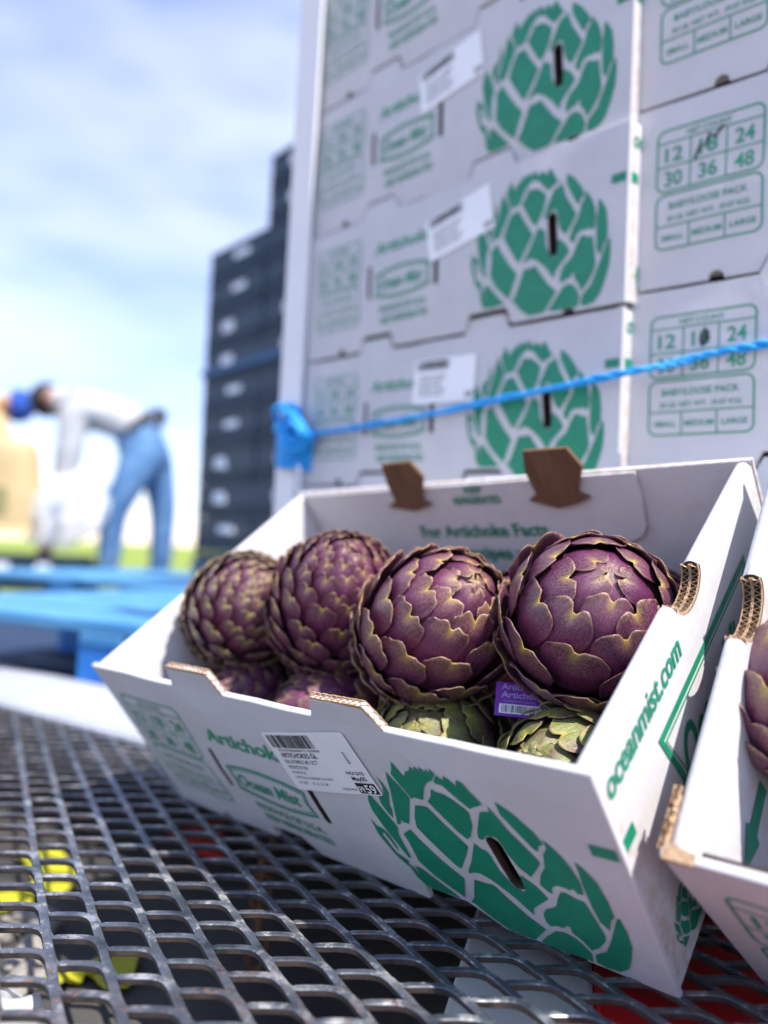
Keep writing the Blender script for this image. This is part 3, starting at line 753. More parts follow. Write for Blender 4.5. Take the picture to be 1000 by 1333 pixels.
# ------------------------------------------------------------------ ARTICHOKES
def bract_mesh(theta, wid, ln, seed, loose, jag):
    rng = random.Random(seed); NS, NT = 18, 12
    vs, uvs, mg, nc = [], [], [], []
    asym = rng.uniform(-.10, .10); nd = rng.uniform(.09, .17) * (1 if jag else .95); nw = rng.uniform(.10, .17); sh = rng.uniform(.10, .20)
    ph = [rng.uniform(0, 6.28) for _ in range(4)]; tw = rng.uniform(-.06, .06); curl = rng.uniform(.5, 1.4)
    def surf(s, t, inner):
        tipcut = sh * abs(s) ** 3.0 + nd * math.exp(-((s - asym) / nw) ** 2)
        if jag: tipcut += .018 * math.sin(11 * s + ph[0]) + .022 * abs(math.sin(23 * s + ph[1])) ** 3
        else: tipcut += .012 * math.sin(7 * s + ph[0])
        y = ln * (t - tipcut * t ** 2.2)
        hw = wid / 2 * (.60 + .40 * math.sin(math.pi * min(.62, .12 + .52 * t)) ** 1.0 / math.sin(math.pi * .5))
        if t > .75: hw *= 1 - .10 * ((t - .75) / .25) ** 2
        x = s * hw + tw * (t - .5) * ln
        th = theta + ln - y
        d0 = Vector((math.sin(th), 0, math.cos(th)))
        d = d0 * math.cos(x) + Vector((0, math.sin(x), 0))
        rf = .935 + .065 * max(0, min(1, (theta - .75) / .5))
        r = rf * (1 - .075 + .105 * t) + loose * t ** 2.2
        r += -.030 * abs(s) ** 2.2 * (1 - .6 * t) + .034 * (1 - s * s) * math.sin(math.pi * min(1, max(0, (t - .25) / .8)))
        r += .022 * math.exp(-((abs(s - asym) - .42) / .28) ** 2) * max(0, (t - .55) / .45)        # puffed lobes
        r -= .020 * math.exp(-((s - asym) / .16) ** 2) * max(0, (t - .5) / .5)                     # crease to the notch
        if t > .86: r += .020 * curl * ((t - .86) / .14) ** 1.5 * (.4 + .6 * min(1, abs(s - asym) * 2))
        if abs(s) > .8: r += .010 * (abs(s) - .8) / .2 * t
        if inner:
            e = min(1, (1 - abs(s)) * 4, (1 - t) * 5)
            r -= .012 + .026 * e
        return d * r
    for inner in (0, 1):
        for j in range(NT + 1):
            t = 1 - (1 - j / NT) ** 1.35
            for i in range(NS + 1):
                s = math.sin(math.pi / 2 * (2 * i / NS - 1)) * .5 + (2 * i / NS - 1) * .5
                vs.append(surf(s, t, inner)); uvs.append((s * .5 + .5, t))
                e1 = t; e2 = abs(s) if t > .35 else 0
                mg.append(max(max(0, (e1 - .78) / .22), max(0, (e2 - .85) / .15) * .75 * max(0, (t - .5) * 2)))
                nc.append(math.exp(-((s - asym) / .13) ** 2) * max(0, (t - .80) / .20))
    R = NS + 1; off = R * (NT + 1); fs = []
    for j in range(NT):
        for i in range(NS):
            a = j * R + i; fs.append((a, a + 1, a + R + 1, a + R)); b = a + off; fs.append((b, b + R, b + R + 1, b + 1))
    rim = [i for i in range(R)] + [j * R + NS for j in range(1, NT + 1)] + [NT * R + i for i in range(NS - 1, -1, -1)] + [j * R for j in range(NT - 1, 0, -1)]
    for k in range(len(rim)):
        a, b = rim[k], rim[(k + 1) % len(rim)]; fs.append((b, a, a + off, b + off))
    me = mesh('bract', vs, fs, True)
    uvl = me.uv_layers.new(name='UVMap')
    for lp in me.loops: uvl.data[lp.index].uv = uvs[lp.vertex_index]
    for nm, arr in (('margin', mg), ('notch', nc)):
        at = me.attributes.new(nm, 'FLOAT', 'POINT'); at.data.foreach_set('value', arr)
    return me
GA = math.pi * (3 - math.sqrt(5))
TYPES = {}
def bract_set(kind):
    N, p, jag, wk, lk, seed = {'broad': (47, 1.02, False, 1.70, 1.72, 10), 'ragged': (62, 1.02, True, 1.68, 1.68, 200), 'fine': (116, 1.0, False, 1.55, 1.68, 400)}[kind]
    tm = 2.25; res = []
    for n in range(N):
        q = (n + .35) / N; th = tm * q ** p - .10 * max(0, 1 - q * 8); dth = tm * p / N * q ** (p - 1)
        side = math.sqrt(2 * math.pi * math.sin(max(.12, min(th, 2.0))) * dth)
        rg = random.Random(seed + n * 7)
        tq = max(th, 0) / tm; loose = .020 * tq + max(0, rg.gauss(0, .020)) * tq ** .7
        if 1.10 < th < 1.75: loose += rg.choice((.0, .01, .025, .055)) * (.6 if kind == 'fine' else 1)
        ap = 1 + .45 * max(0, 1 - th / .7)
        res.append((bract_mesh(th, min(wk * side * ap, 1.05), min(lk * side * ap * ap, 1.1), seed + n, loose, jag), n * GA + rg.uniform(-.06, .06)))
    return res
def core_mesh():
    bm = bmesh.new(); bmesh.ops.create_uvsphere(bm, u_segments=24, v_segments=16, radius=.835); return bm_mesh('core', bm, True)
CORE = core_mesh()
def stem_mesh():
    bm = bmesh.new(); bmesh.ops.create_cone(bm, segments=14, radius1=.20, radius2=.26, depth=.35, cap_ends=True)
    for v in bm.verts: v.co.z -= 1.0
    return bm_mesh('stem', bm, True)
STEM = stem_mesh()
SETS = {}
def artichoke(label, centre, axis, R, kind, mat, spin, elong=1.0, group=None):
    if kind not in SETS: SETS[kind] = bract_set(kind)
    q = axis.normalized().to_track_quat('Z', 'Y')
    M = Matrix.Translation(centre) @ q.to_matrix().to_4x4() @ Matrix.Rotation(spin, 4, 'Z') @ Matrix.Diagonal((R, R, R * elong, 1))
    root = empty('artichoke', M, label, 'artichoke', group)
    link('core', CORE, root, mats=['core']); link('stem', STEM, root, mats=['stem'])
    rg = random.Random(int(spin * 1000) + len(kind))
    for me, az in SETS[kind]:
        o = link('bract', me, root)
        o.rotation_euler = Euler((rg.gauss(0, .022), rg.gauss(0, .022), az + rg.gauss(0, .03))); s = 1 + rg.gauss(0, .010); o.scale = (s, s, s)
        if not me.materials: me.materials.append(MATS[mat])
        o.material_slots[0].link = 'OBJECT'; o.material_slots[0].material = MATS[mat]
    return root
def px_axis(c, dx, dy):
    """flower axis: towards the viewer's side of the carton, tilted by the apex offset (fractions of the radius)"""
    d = (CAM - c).normalized(); r = d.cross(Vector((0, 0, 1))).normalized() * -1; u = r.cross(d) * -1
    if u.z < 0: u = -u
    k = math.sqrt(max(0, 1 - dx * dx - dy * dy)); return d * k + r * dx + u * dy
G_IN = 'artichokes heaped in the open carton'
for lab, px, py, uu, R, kind, mat, dx, dy, spin, el in (
    ('smaller purple artichoke with many small pale-tipped scales, next to the deep purple one', 317, 796, .070, .0545, 'fine', 'bract_olive', .30, .46, .4, 1.24),
    ('deep purple artichoke with small rounded scales between the pale-tipped and the ragged-scaled ones', 439, 788, .188, .0585, 'fine', 'bract_purple', .12, .66, 2.1, 1.26),
    ('purple artichoke with ragged tan-edged scales between the deep purple and the broad-scaled ones', 566, 817, .306, .0590, 'ragged', 'bract_tan', .38, .48, 1.0, 1.22),
    ('big glossy purple artichoke with broad notched scales against the wall printed with a web address', 768, 808, .424, .0600, 'broad', 'bract_purple', .18, .48, 5.1, 1.04)):
    h_ = local_hit(px, py, BOX1, 0, uu); c = BOX1 @ h_
    artichoke(lab, c, px_axis(c, dx, dy), R, kind, mat, spin, el, G_IN)
G_LO = 'artichokes in the lower layer of the open carton'
low = [(.072, .072, .066, .056, 'fine', 'bract_purple'), (.190, .072, .064, .058, 'broad', 'bract_purple'), (.309, .072, .062, .058, 'ragged', 'bract_green'), (.427, .072, .064, .058, 'broad', 'bract_green')]
lowlab = ['shadowed purple artichoke under the small-scaled one with pale tips', 'shadowed purple artichoke in the lower layer under the deep purple one', 'green and purple artichoke in the lower layer under the ragged-scaled one', 'green tinged artichoke in the lower layer beneath the big broad-scaled one']
for i, (u, v, w, R, kind, mat) in enumerate(low):
    ax = BOX1.to_3x3() @ Vector((random.Random(i).uniform(-.3, .3), -.35, 1)); artichoke(lowlab[i], BOX1 @ Vector((u, v, w)), ax, R, kind, mat, i * 1.7 + .3, 1.0, G_LO)
for i in range(4):
    artichoke(('purple artichoke of the back lower row, in the corner behind the pale-tipped one', 'purple artichoke of the back lower row, behind the deep purple one', 'purple artichoke of the back lower row, behind the ragged-scaled one', 'purple artichoke of the back lower row, behind the broad-scaled one')[i], BOX1 @ Vector((.072 + i * .118, .215, .066)), BOX1.to_3x3() @ Vector((.1, -.2, 1)), .057, 'broad', 'bract_purple', i * 2.3, 1.0, 'hidden back row of the open carton')
# second carton
G2 = 'artichokes in the carton with the torn corner'
h_ = local_hit(1088, 915, BOX2, 2, .118); c2 = BOX2 @ h_; print('BOX2 artichoke', h_)
artichoke('purple artichoke with drooping green-tipped scales in the carton with the torn corner', c2, Vector((.25, -.3, 1)), .056, 'broad', 'bract_tan', 2.4, 1.05, G2)
artichoke('purple artichoke under another in the carton with the torn corner', BOX2 @ Vector((.082, .19, .062)), BOX2.to_3x3() @ Vector((0, -.2, 1)), .055, 'broad', 'bract_purple', .9, 1.0, G2)
artichoke('purple artichoke farther along the carton with the torn corner', BOX2 @ Vector((.205, .16, .085)), BOX2.to_3x3() @ Vector((0, -.2, 1)), .058, 'ragged', 'bract_purple', .2, 1.0, G2)

# purple swing tag between the two nearest artichokes
def swing_tag():
    c = BOX1 @ local_hit(678, 915, BOX1, 1, .098)
    n = (CAM - c).normalized() * .75 + Vector((0, 0, .55)); n.normalize()
    r = Vector((0, 0, 1)).cross(n).normalized(); r = (r + Vector((0, 0, -.02))).normalized(); u = n.cross(r)
    M = Matrix.Translation(c) @ Matrix((r, u, n)).transposed().to_4x4()
    root = empty('swing_tag', M, 'small purple produce tag with barcode tucked between two artichokes', 'tag')
    link('card', box_mesh('card', -.0175, .0195, -.0115, .0155, -.0004, .0004), root, mats=['purple_label'])
    p = Print(); p.add(text2d('Artichoke', .0068, bold=.02, fit=.026), (-.0135, .0095)); p.add(text2d('Artichoke', .0072, bold=.02, fit=.029), (-.0135, .0030)); p.add(text2d('A product of California', .0028, fit=.022), (-.012, -.0005))
    link('tag_lettering', p.mesh('tag_lettering', lambda x, y: (x, y, .0006)), root, mats=['lavender_ink'])
    p = Print(); p.rect(-.0145, -.0095, .0165, -.0022); link('barcode_field', p.mesh('barcode_field', lambda x, y: (x, y, .0006)), root, mats=['label_white'])
    p = Print(); x = -.013; rg = random.Random(2)
    while x < .015: w = rg.choice((.0003, .0005, .0008)); p.rect(x, -.0088, x + w, -.0030); x += w + rg.choice((.0003, .0005, .0007))
    link('barcode', p.mesh('barcode', lambda x, y: (x, y, .0008)), root, mats=['black_ink'])
swing_tag()

# ------------------------------------------------------------------ blue twine
def tube(name, pts, r, seg=8, closed=False):
    vs, fs = [], []; n = len(pts)
    nrm = None
    for i, p in enumerate(pts):
        t = (pts[(i + 1) % n if closed else min(i + 1, n - 1)] - pts[i - 1 if (closed or i) else 0]).normalized()
        if nrm is None: nrm = t.orthogonal().normalized()
        nrm = (nrm - t * nrm.dot(t)).normalized(); b = t.cross(nrm); rr = r[i] if isinstance(r, (list, tuple)) else r
        for k in range(seg):
            a = 2 * math.pi * k / seg; vs.append(p + nrm * rr * math.cos(a) + b * rr * math.sin(a))
    for i in range(n if closed else n - 1):
        for k in range(seg):
            j = (i + 1) % n; fs.append((i * seg + k, i * seg + (k + 1) % seg, j * seg + (k + 1) % seg, j * seg + k))
    if not closed: fs.append(tuple(range(seg))[::-1]); fs.append(tuple(range((n - 1) * seg, n * seg)))
    return mesh(name, vs, fs, True)
def twine():
    ctrl = [(365, 558), (400, 562), (430, 562), (550, 540), (700, 510), (820, 484)]
    pts = [STACK_L @ local_hit(px, py, STACK_L, 1, -.0135) for px, py in ctrl]
    pts += [STACK_R @ local_hit(px, py, STACK_R, 1, -.012) for px, py in ((900, 467), (1000, 447), (1150, 415), (1350, 370))]
    dense = []
    for i in range(len(pts) - 1):
        a, b = pts[max(i - 1, 0)], pts[min(i + 2, len(pts) - 1)]
        for k in range(24):
            t = k / 24; p1, p2 = pts[i], pts[i + 1]
            m1, m2 = (p2 - a) * .5, (b - p1) * .5
            dense.append((2 * t**3 - 3 * t**2 + 1) * p1 + (t**3 - 2 * t**2 + t) * m1 + (-2 * t**3 + 3 * t**2) * p2 + (t**3 - t**2) * m2)
    dense.append(pts[-1])
    root = empty('twine', Matrix.Translation(dense[0]), 'bright blue plastic twine stretched across the carton stack and knotted on the white post', 'twine')
    inv = Matrix.Translation(-dense[0]); rg = random.Random(8)
    for s in range(3):
        pp = []; rr = []
        for i, p in enumerate(dense):
            t = (dense[min(i + 1, len(dense) - 1)] - dense[max(i - 1, 0)]).normalized(); b = t.cross(Vector((0, 0, 1))).normalized(); n_ = b.cross(t)
            a = i * .42 + s * 2.094; w = .0019 * (1 + .45 * math.sin(i * .23 + s))
            pp.append(inv @ (p + n_ * w * math.cos(a) + b * w * .6 * math.sin(a))); rr.append(.0019 * (1 + .35 * math.sin(i * .31 + s * 2)))
        link('strand', tube('strand', pp, rr, 8), root, mats=['blue_twine'])
    # wraps and bunched knot round the post
    kc = STACK_L @ Vector((-.030, -.016, -.098))
    def loc(u, v, w): return inv @ (STACK_L @ Vector((u, v, w)))
    for k in range(5):
        w0 = -.122 - k * .0075
        ring = [loc(-.022 + .034 * math.cos(a) * (1 + .05 * math.sin(3 * a + k)), .004 + .026 * math.sin(a), w0 + .003 * math.sin(a + k)) for a in [2 * math.pi * i / 28 for i in range(28)]]
        link('wrap', tube('wrap', ring, .0050, 8, True), root, mats=['blue_twine'])
    for k in range(9):
        ca = rg.uniform(0, 6.28); rr_ = rg.uniform(.014, .026); tilt = rg.uniform(-.9, .9)
        cu_, cw_ = -.010 + rg.uniform(-.026, .030), -.096 + rg.uniform(-.014, .014)
        ring = []
        for i in range(26):
            a = 2 * math.pi * i / 26; x = rr_ * math.cos(a); z = rr_ * .75 * math.sin(a)
            ring.append(loc(cu_ + x * math.cos(tilt) - z * math.sin(tilt), -.026 + .008 * math.sin(a * 2 + ca) + .004 * k * .3, cw_ + x * math.sin(tilt) + z * math.cos(tilt)))
        link('loop', tube('loop', ring, .0052, 8, True), root, mats=['blue_twine'])
    tail = [loc(.006 + .003 * math.sin(i * .9), -.018 + .001 * i, -.150 - i * .006) for i in range(9)]
    link('frayed_end', tube('frayed_end', tail, .0032, 6), root, mats=['label_white'])
twine()

# ------------------------------------------------------------------ blue pallet
PZ = .09
pa, pb = on_z(0, 793, PZ), on_z(175, 812, PZ); pd = (pb - pa).normalized(); pyaw = math.atan2(pd.y, pd.x)
def pallet(dx, dy, label):
    pal = empty('pallet', Matrix.Translation(pa - pd * .35 + Vector((0, 0, -.148))) @ Matrix.Rotation(pyaw, 4, 'Z') @ Matrix.Translation((dx, dy, 0)), label, 'pallet', 'blue pallets on the flatbed')
    rg = random.Random(int(dy * 100))
    for i in range(7): link('deck_board', box_mesh('deck_board', rg.uniform(-.006, .006), 1.2, i * .143, i * .143 + .128, .126, .148 - rg.uniform(0, .002), .003), pal, mats=['blue_paint'])
    for j in range(3): link('stringer_board', box_mesh('stringer_board', j * .55, j * .55 + .1, .0, .99, .104, .1255, .003), pal, mats=['blue_paint'])
    for i in range(3):
        for j in range(3): link('block', box_mesh('block', j * .545, j * .545 + .11, i * .43 + .004, i * .43 + .125, .021, .1035, .003), pal, mats=['blue_block'])
    for i in range(3): link('bottom_board', box_mesh('bottom_board', 0, 1.2, i * .43 + .006, i * .43 + .12, 0, .0205, .003), pal, mats=['blue_block'])
pallet(0, 0, 'worn blue wooden pallet on the flatbed right behind the white rail')
pallet(-.05, .992, 'worn blue wooden pallet between the bending people and the pallet by the rail')
pallet(-1.26, 1.0, 'worn blue wooden pallet under the tan sack, at the feet of the people')
# ------------------------------------------------------------------ black crates
def crate(M, label, variant):
    root = empty('plastic_crate', M, label, 'crate', 'stacked black crates')
    Lc, Wc, Hc, t = .335, .30, .112, .006
    for nm, (x0, x1, y0, y1) in dict(front=(0, Lc, 0, t), back=(0, Lc, Wc - t, Wc), left=(0, t, t, Wc - t), right=(Lc - t, Lc, t, Wc - t)).items():
        me = CR_ME.get((nm, variant))
        if me is None:
            bm = bmesh.new()
            def bx(a, b, c, d, e, f):
                r = bmesh.ops.create_cube(bm, size=1)
                for v in r['verts']: v.co = Vector((a + (v.co.x + .5) * (b - a), c + (v.co.y + .5) * (d - c), e + (v.co.z + .5) * (f - e)))
            horiz = nm in ('front', 'back'); ln = Lc if horiz else Wc - 2 * t; o0 = x0 if horiz else y0
            def seg(a, b, e, f, g=0):
                if horiz: bx(o0 + a, o0 + b, y0 - g, y1 + g, e, f)
                else: bx(x0 - g, x1 + g, o0 + a, o0 + b, e, f)
            hw, hz0, hz1 = (.05, .062, .085) if variant == 0 else (.036, .045, .082)
            cx = ln * (.56 if variant == 0 else .40)
            seg(0, ln, 0, hz0); seg(0, cx - hw, hz0 + .0004, hz1 - .0004); seg(cx + hw, ln, hz0 + .0004, hz1 - .0004); seg(0, ln, hz1, Hc - .003)
            seg(0, ln, Hc - .011, Hc - .0035, .0035); seg(0, ln, .002, .010, .003)
            for k in range(9): a = ln * (k + .5) / 9; seg(a - .004, a + .004, .0105, hz0 - .006, .0045)
            seg(0, ln, .030, .036, .0052)
            me = bm_mesh('crate_wall', bm); CR_ME[(nm, variant)] = me
        link('wall', me, root, mats=['crate_black'])
    if 'floor' not in CR_ME: CR_ME['floor'] = box_mesh('crate_floor', t, Lc - t, t, Wc - t, .001, .006)
    link('floor', CR_ME['floor'], root, mats=['crate_black'])
    key = ('plate', variant)
    if key not in CR_ME:
        a, b, e, f = (.56 * Lc - .044, .56 * Lc + .044, .0625, .0845) if variant == 0 else (.40 * Lc - .034, .40 * Lc + .034, .0455, .0815)
        p = Print(); p.loops([rrect(a, e, b, f, .009)]); CR_ME[key] = p.mesh('hole_plate', lambda x, y: (x, -.001, y))
    link('hole_plate', CR_ME[key], root, mats=['hole_sky'])  # plate filling the hole, painted bright in place of the sky behind
CR_ME = {}
cb = at_y(252, 742, 2.55); cyaw = rad(-47)
cdir = Vector((math.cos(cyaw), math.sin(cyaw), 0))
# how many above: heights follow the photograph's two columns
DECKTOP = PZ + .0005
ordn = ['bottom', 'second', 'third', 'fourth', 'fifth', 'sixth', 'seventh', 'eighth', 'ninth', 'tenth', 'eleventh', 'twelfth', 'thirteenth', 'fourteenth']
for col_, (off, nn) in enumerate(((0, 10), (.34, 12))):
    for k in range(nn):
        M = Matrix.Translation(Vector((cb.x, cb.y, DECKTOP)) + cdir * off + Vector((0, 0, k * .1125))) @ Matrix.Rotation(cyaw + rad(random.Random(k + col_ * 20).uniform(-1, 1)), 4, 'Z')
        crate(M, '%s black crate from the pallet in the %s crate column' % (ordn[k], ('shorter', 'taller')[col_]), 0 if (k // 2) % 2 == 0 else 1)
for zz, nm in ((.155, 'low'), (.80, 'high')):
    c0 = Vector((cb.x, cb.y, zz)); ncr = Vector((math.sin(cyaw), -math.cos(cyaw), 0))
    M = Matrix.Translation(c0) @ Matrix.Rotation(cyaw, 4, 'Z')
    bm = bmesh.new()
    for a, b, c, d in ((-.008, .685, -.0105, -.0085), (-.008, .685, .3085, .3105), (-.0085, -.0075, -.0105, .3105), (.6845, .6855, -.0105, .3105)):
        r = bmesh.ops.create_cube(bm, size=1)
        for v in r['verts']: v.co = Vector((a + (v.co.x + .5) * (b - a), c + (v.co.y + .5) * (d - c), (v.co.z) * .022))
    o = link('packing_strap', bm_mesh('packing_strap', bm), M=M, mats=['strap_blue'])
    tag(o, 'dark blue strap round the black crate columns, %s' % ('near the pallet' if nm == 'low' else 'two thirds of the way up'), 'strap', 'straps round the crates')

# ------------------------------------------------------------------ people at the far end of the flatbed
def skin_body(name, joints, edges, mats_fn, parent, root_i=0, sub=2, mats=()):
    me = bpy.data.meshes.new(name); me.from_pydata([j[0] for j in joints], edges, []); me.update()
    o = bpy.data.objects.new(name, me); COL.objects.link(o)
    sm = o.modifiers.new('skin', 'SKIN'); sm.use_smooth_shade = True; sm.branch_smoothing = .4
    for i, j in enumerate(joints):
        r = j[1]; me.skin_vertices[0].data[i].radius = r if isinstance(r, tuple) else (r, r)
    me.skin_vertices[0].data[root_i].use_root = True
    ss = o.modifiers.new('sub', 'SUBSURF'); ss.levels = sub; ss.render_levels = sub
    dg = bpy.context.evaluated_depsgraph_get(); ev = o.evaluated_get(dg); m2 = bpy.data.meshes.new_from_object(ev)
    bpy.data.objects.remove(o); bpy.data.meshes.remove(me)
    m2.polygons.foreach_set('use_smooth', [True] * len(m2.polygons))
    m2.materials.clear()
    for k in mats: m2.materials.append(MATS[k])
    if mats_fn:
        for p in m2.polygons: p.material_index = mats_fn(p.center)
    r = bpy.data.objects.new(name, m2); COL.objects.link(r); r.parent = parent
    return r
def W_(px, py, y): return at_y(px, py, y)
def person_bending(label, yd, pts, shirt, trousers, hat_mat, M0, grp='people bending over on the flatbed'):
    root = empty('person', Matrix.Translation(M0), label, 'person', grp)
    L = lambda k: pts[k] - M0
    J = [(L('hip'), (.185, .175)), (L('waist'), (.16, .15)), (L('chest'), (.19, .175)), (L('neckbase'), (.12, .11)), (L('neck'), .055), (L('head0'), .075), (L('head1'), (.092, .10)), (L('head2'), .07),
         (L('hipL'), .118), (L('kneeL'), .082), (L('ankleL'), .066), (L('toeL'), (.05, .035)),
         (L('hipR'), .118), (L('kneeR'), .082), (L('ankleR'), .066), (L('toeR'), (.05, .035)),
         (L('shL'), .095), (L('elL'), .072), (L('wrL'), .038), (L('haL'), (.04, .022)),
         (L('shR'), .095), (L('elR'), .072), (L('wrR'), .038), (L('haR'), (.04, .022))]
    E = [(0, 1), (1, 2), (2, 3), (3, 4), (4, 5), (5, 6), (6, 7), (0, 8), (8, 9), (9, 10), (10, 11), (0, 12), (12, 13), (13, 14), (14, 15), (2, 16), (16, 17), (17, 18), (18, 19), (2, 20), (20, 21), (21, 22), (22, 23)]
    for hand, wr in ((19, 18), (23, 22)):
        d = (J[hand][0] - J[wr][0]).normalized(); side = d.cross(Vector((0, 1, .1))).normalized()
        for k, (sp, ln_) in enumerate(((-.6, .055), (-.2, .075), (.2, .08), (.55, .07))):
            b = len(J); tip = J[hand][0] + d * ln_ + side * sp * .05; J.append((J[hand][0] + (tip - J[hand][0]) * .5, .0105)); J.append((tip + Vector((0, 0, -.012)), .0085)); E += [(hand, b), (b, b + 1)]
        b = len(J); J.append((J[wr][0].lerp(J[hand][0], .6) + side * .055, .011)); E.append((hand, b))
    wz, hz_, ankz = L('waist'), L('neckbase'), L('ankleL').z
    segs = dict(head=(J[4][0], J[7][0]), torso=(J[0][0], J[3][0]))
    def dist(p, a, b):
        t = max(0, min(1, (p - a).dot(b - a) / max((b - a).length_squared, 1e-9))); return (p - a.lerp(b, t)).length
    def mf(p):
        cand = [(dist(p, J[4][0], J[7][0]) - .09, 2), (dist(p, J[1][0].lerp(J[0][0], .45), J[3][0]) - .15, 0), (dist(p, J[8][0], J[9][0]) - .10, 1), (dist(p, J[9][0], J[10][0]) - .07, 1), (dist(p, J[12][0], J[13][0]) - .10, 1), (dist(p, J[13][0], J[14][0]) - .07, 1), (dist(p, J[0][0], J[0][0].lerp(J[8][0], .5)) - .15, 1),
                (dist(p, J[16][0], J[17][0]) - .07, 0), (dist(p, J[17][0], J[18][0]) - .055, 0), (dist(p, J[20][0], J[21][0]) - .07, 0), (dist(p, J[21][0], J[22][0]) - .055, 0), (dist(p, J[19][0], J[19][0]) - .07, 2), (dist(p, J[23][0], J[23][0]) - .07, 2), (dist(p, J[10][0], J[11][0]) - .07, 3), (dist(p, J[14][0], J[15][0]) - .07, 3)]
        return min(cand)[1]
    skin_body('body', J, E, mf, root, 0, 2, [shirt, trousers, 'skin', 'dark_cloth'])
    wq = J[1][0].lerp(J[0][0], .55); wd = (J[1][0] - J[0][0]).normalized(); wa = wd.orthogonal().normalized(); wb = wd.cross(wa)
    link('belt', tube('belt', [wq + wa * .158 * math.cos(a) + wb * .150 * math.sin(a) for a in [2 * math.pi * i / 24 for i in range(24)]], .028, 8, True), root, mats=['dark_cloth'])
    # hair / cap, ears, nose, eyes
    hc = J[6][0]; ax = (J[7][0] - J[4][0]).normalized()
    face = L('face') ; fd = (face - hc).normalized(); fd = (fd - ax * fd.dot(ax)).normalized(); sd_ = ax.cross(fd)
    Mh = Matrix.Translation(hc) @ Matrix((sd_, fd, ax)).transposed().to_4x4()
    bm = bmesh.new(); bmesh.ops.create_uvsphere(bm, u_segments=20, v_segments=14, radius=1)
    for v in bm.verts:
        v.co = Vector((v.co.x * .098, v.co.y * .108 - .012, v.co.z * .105 + .045))
    bmesh.ops.delete(bm, geom=[v for v in bm.verts if v.co.z < .03 - max(0, -v.co.y) * .7], context='VERTS')
    link('cap', bm_mesh('cap', bm, True), root, Mh, [hat_mat])
    for x in (-.09, .09):
        bm = bmesh.new(); bmesh.ops.create_uvsphere(bm, u_segments=8, v_segments=6, radius=1)
        for v in bm.verts: v.co = Vector((v.co.x * .012 + x, v.co.y * .022, v.co.z * .032))
        link('ear', bm_mesh('ear', bm, True), root, Mh, ['skin'])
    bm = bmesh.new(); bmesh.ops.create_cone(bm, segments=8, radius1=.018, radius2=.008, depth=.05, cap_ends=True)
    for v in bm.verts: v.co = Vector((v.co.x, v.co.y + .098, v.co.z - .01))
    link('nose', bm_mesh('nose', bm, True), root, Mh, ['skin'])
    for x in (-.033, .033):
        bm = bmesh.new(); bmesh.ops.create_uvsphere(bm, u_segments=8, v_segments=6, radius=.011)
        for v in bm.verts: v.co += Vector((x, .085, .012))
        link('eye', bm_mesh('eye', bm, True), root, Mh, ['dark_cloth'])
    link('mouth', box_mesh('mouth', -.024, .024, .083, .092, -.052, -.045, .002), root, Mh, ['red_board'])
    return root
Y1 = 4.4; FZ = DZ
P = {}
def put(d, k, px, py, dy=0): d[k] = W_(px, py, Y1 + dy)
for k, px, py, dy in (('hip', 196, 572, 0), ('waist', 172, 548, 0), ('chest', 118, 532, 0), ('neckbase', 96, 524, 0), ('neck', 88, 521, 0), ('head0', 82, 520, 0), ('head1', 72, 521, 0), ('head2', 61, 527, 0), ('face', 62, 545, 0),
    ('hipL', 190, 592, -.10), ('kneeL', 149, 662, -.14), ('ankleL', 140, 742, -.12), ('toeL', 122, 752, -.14), ('hipR', 204, 594, .10), ('kneeR', 213, 668, .12), ('ankleR', 208, 744, .12), ('toeR', 190, 753, .10),
    ('shL', 96, 542, -.17), ('elL', 88, 610, -.20), ('wrL', 70, 690, -.16), ('haL', 56, 716, -.14), ('shR', 96, 542, .16), ('elR', 84, 606, .22), ('wrR', 76, 676, .12), ('haR', 66, 704, .08)): put(P, k, px, py, dy)
person_bending('person in pale grey long sleeved shirt and blue jeans bending over crates', Y1, P, 'shirt', 'jeans', 'dark_cloth', W_(178, 756, Y1))
Q = {}
for k, px, py, dy in (('hip', -105, 590, .3), ('waist', -80, 565, .3), ('chest', -32, 542, .3), ('neckbase', -8, 530, .3), ('neck', 0, 526, .3), ('head0', 6, 526, .3), ('head1', 15, 528, .3), ('head2', 25, 534, .3), ('face', 32, 548, .3),
    ('hipL', -92, 606, .2), ('kneeL', -82, 676, .16), ('ankleL', -92, 744, .18), ('toeL', -70, 752, .18), ('hipR', -100, 606, .4), ('kneeR', -104, 676, .42), ('ankleR', -112, 744, .42), ('toeR', -92, 752, .42),
    ('shL', -8, 552, .14), ('elL', 8, 600, .08), ('wrL', 16, 650, .08), ('haL', 20, 676, .08), ('shR', -6, 552, .46), ('elR', 10, 604, .5), ('wrR', 20, 652, .46), ('haR', 26, 674, .44)): put(Q, k, px, py, dy)
person_bending('person in tan top and blue cap bending over a tan paper sack', Y1, Q, 'paper_tan', 'dark_cloth', 'blue_cloth', W_(-95, 756, Y1 + .3))

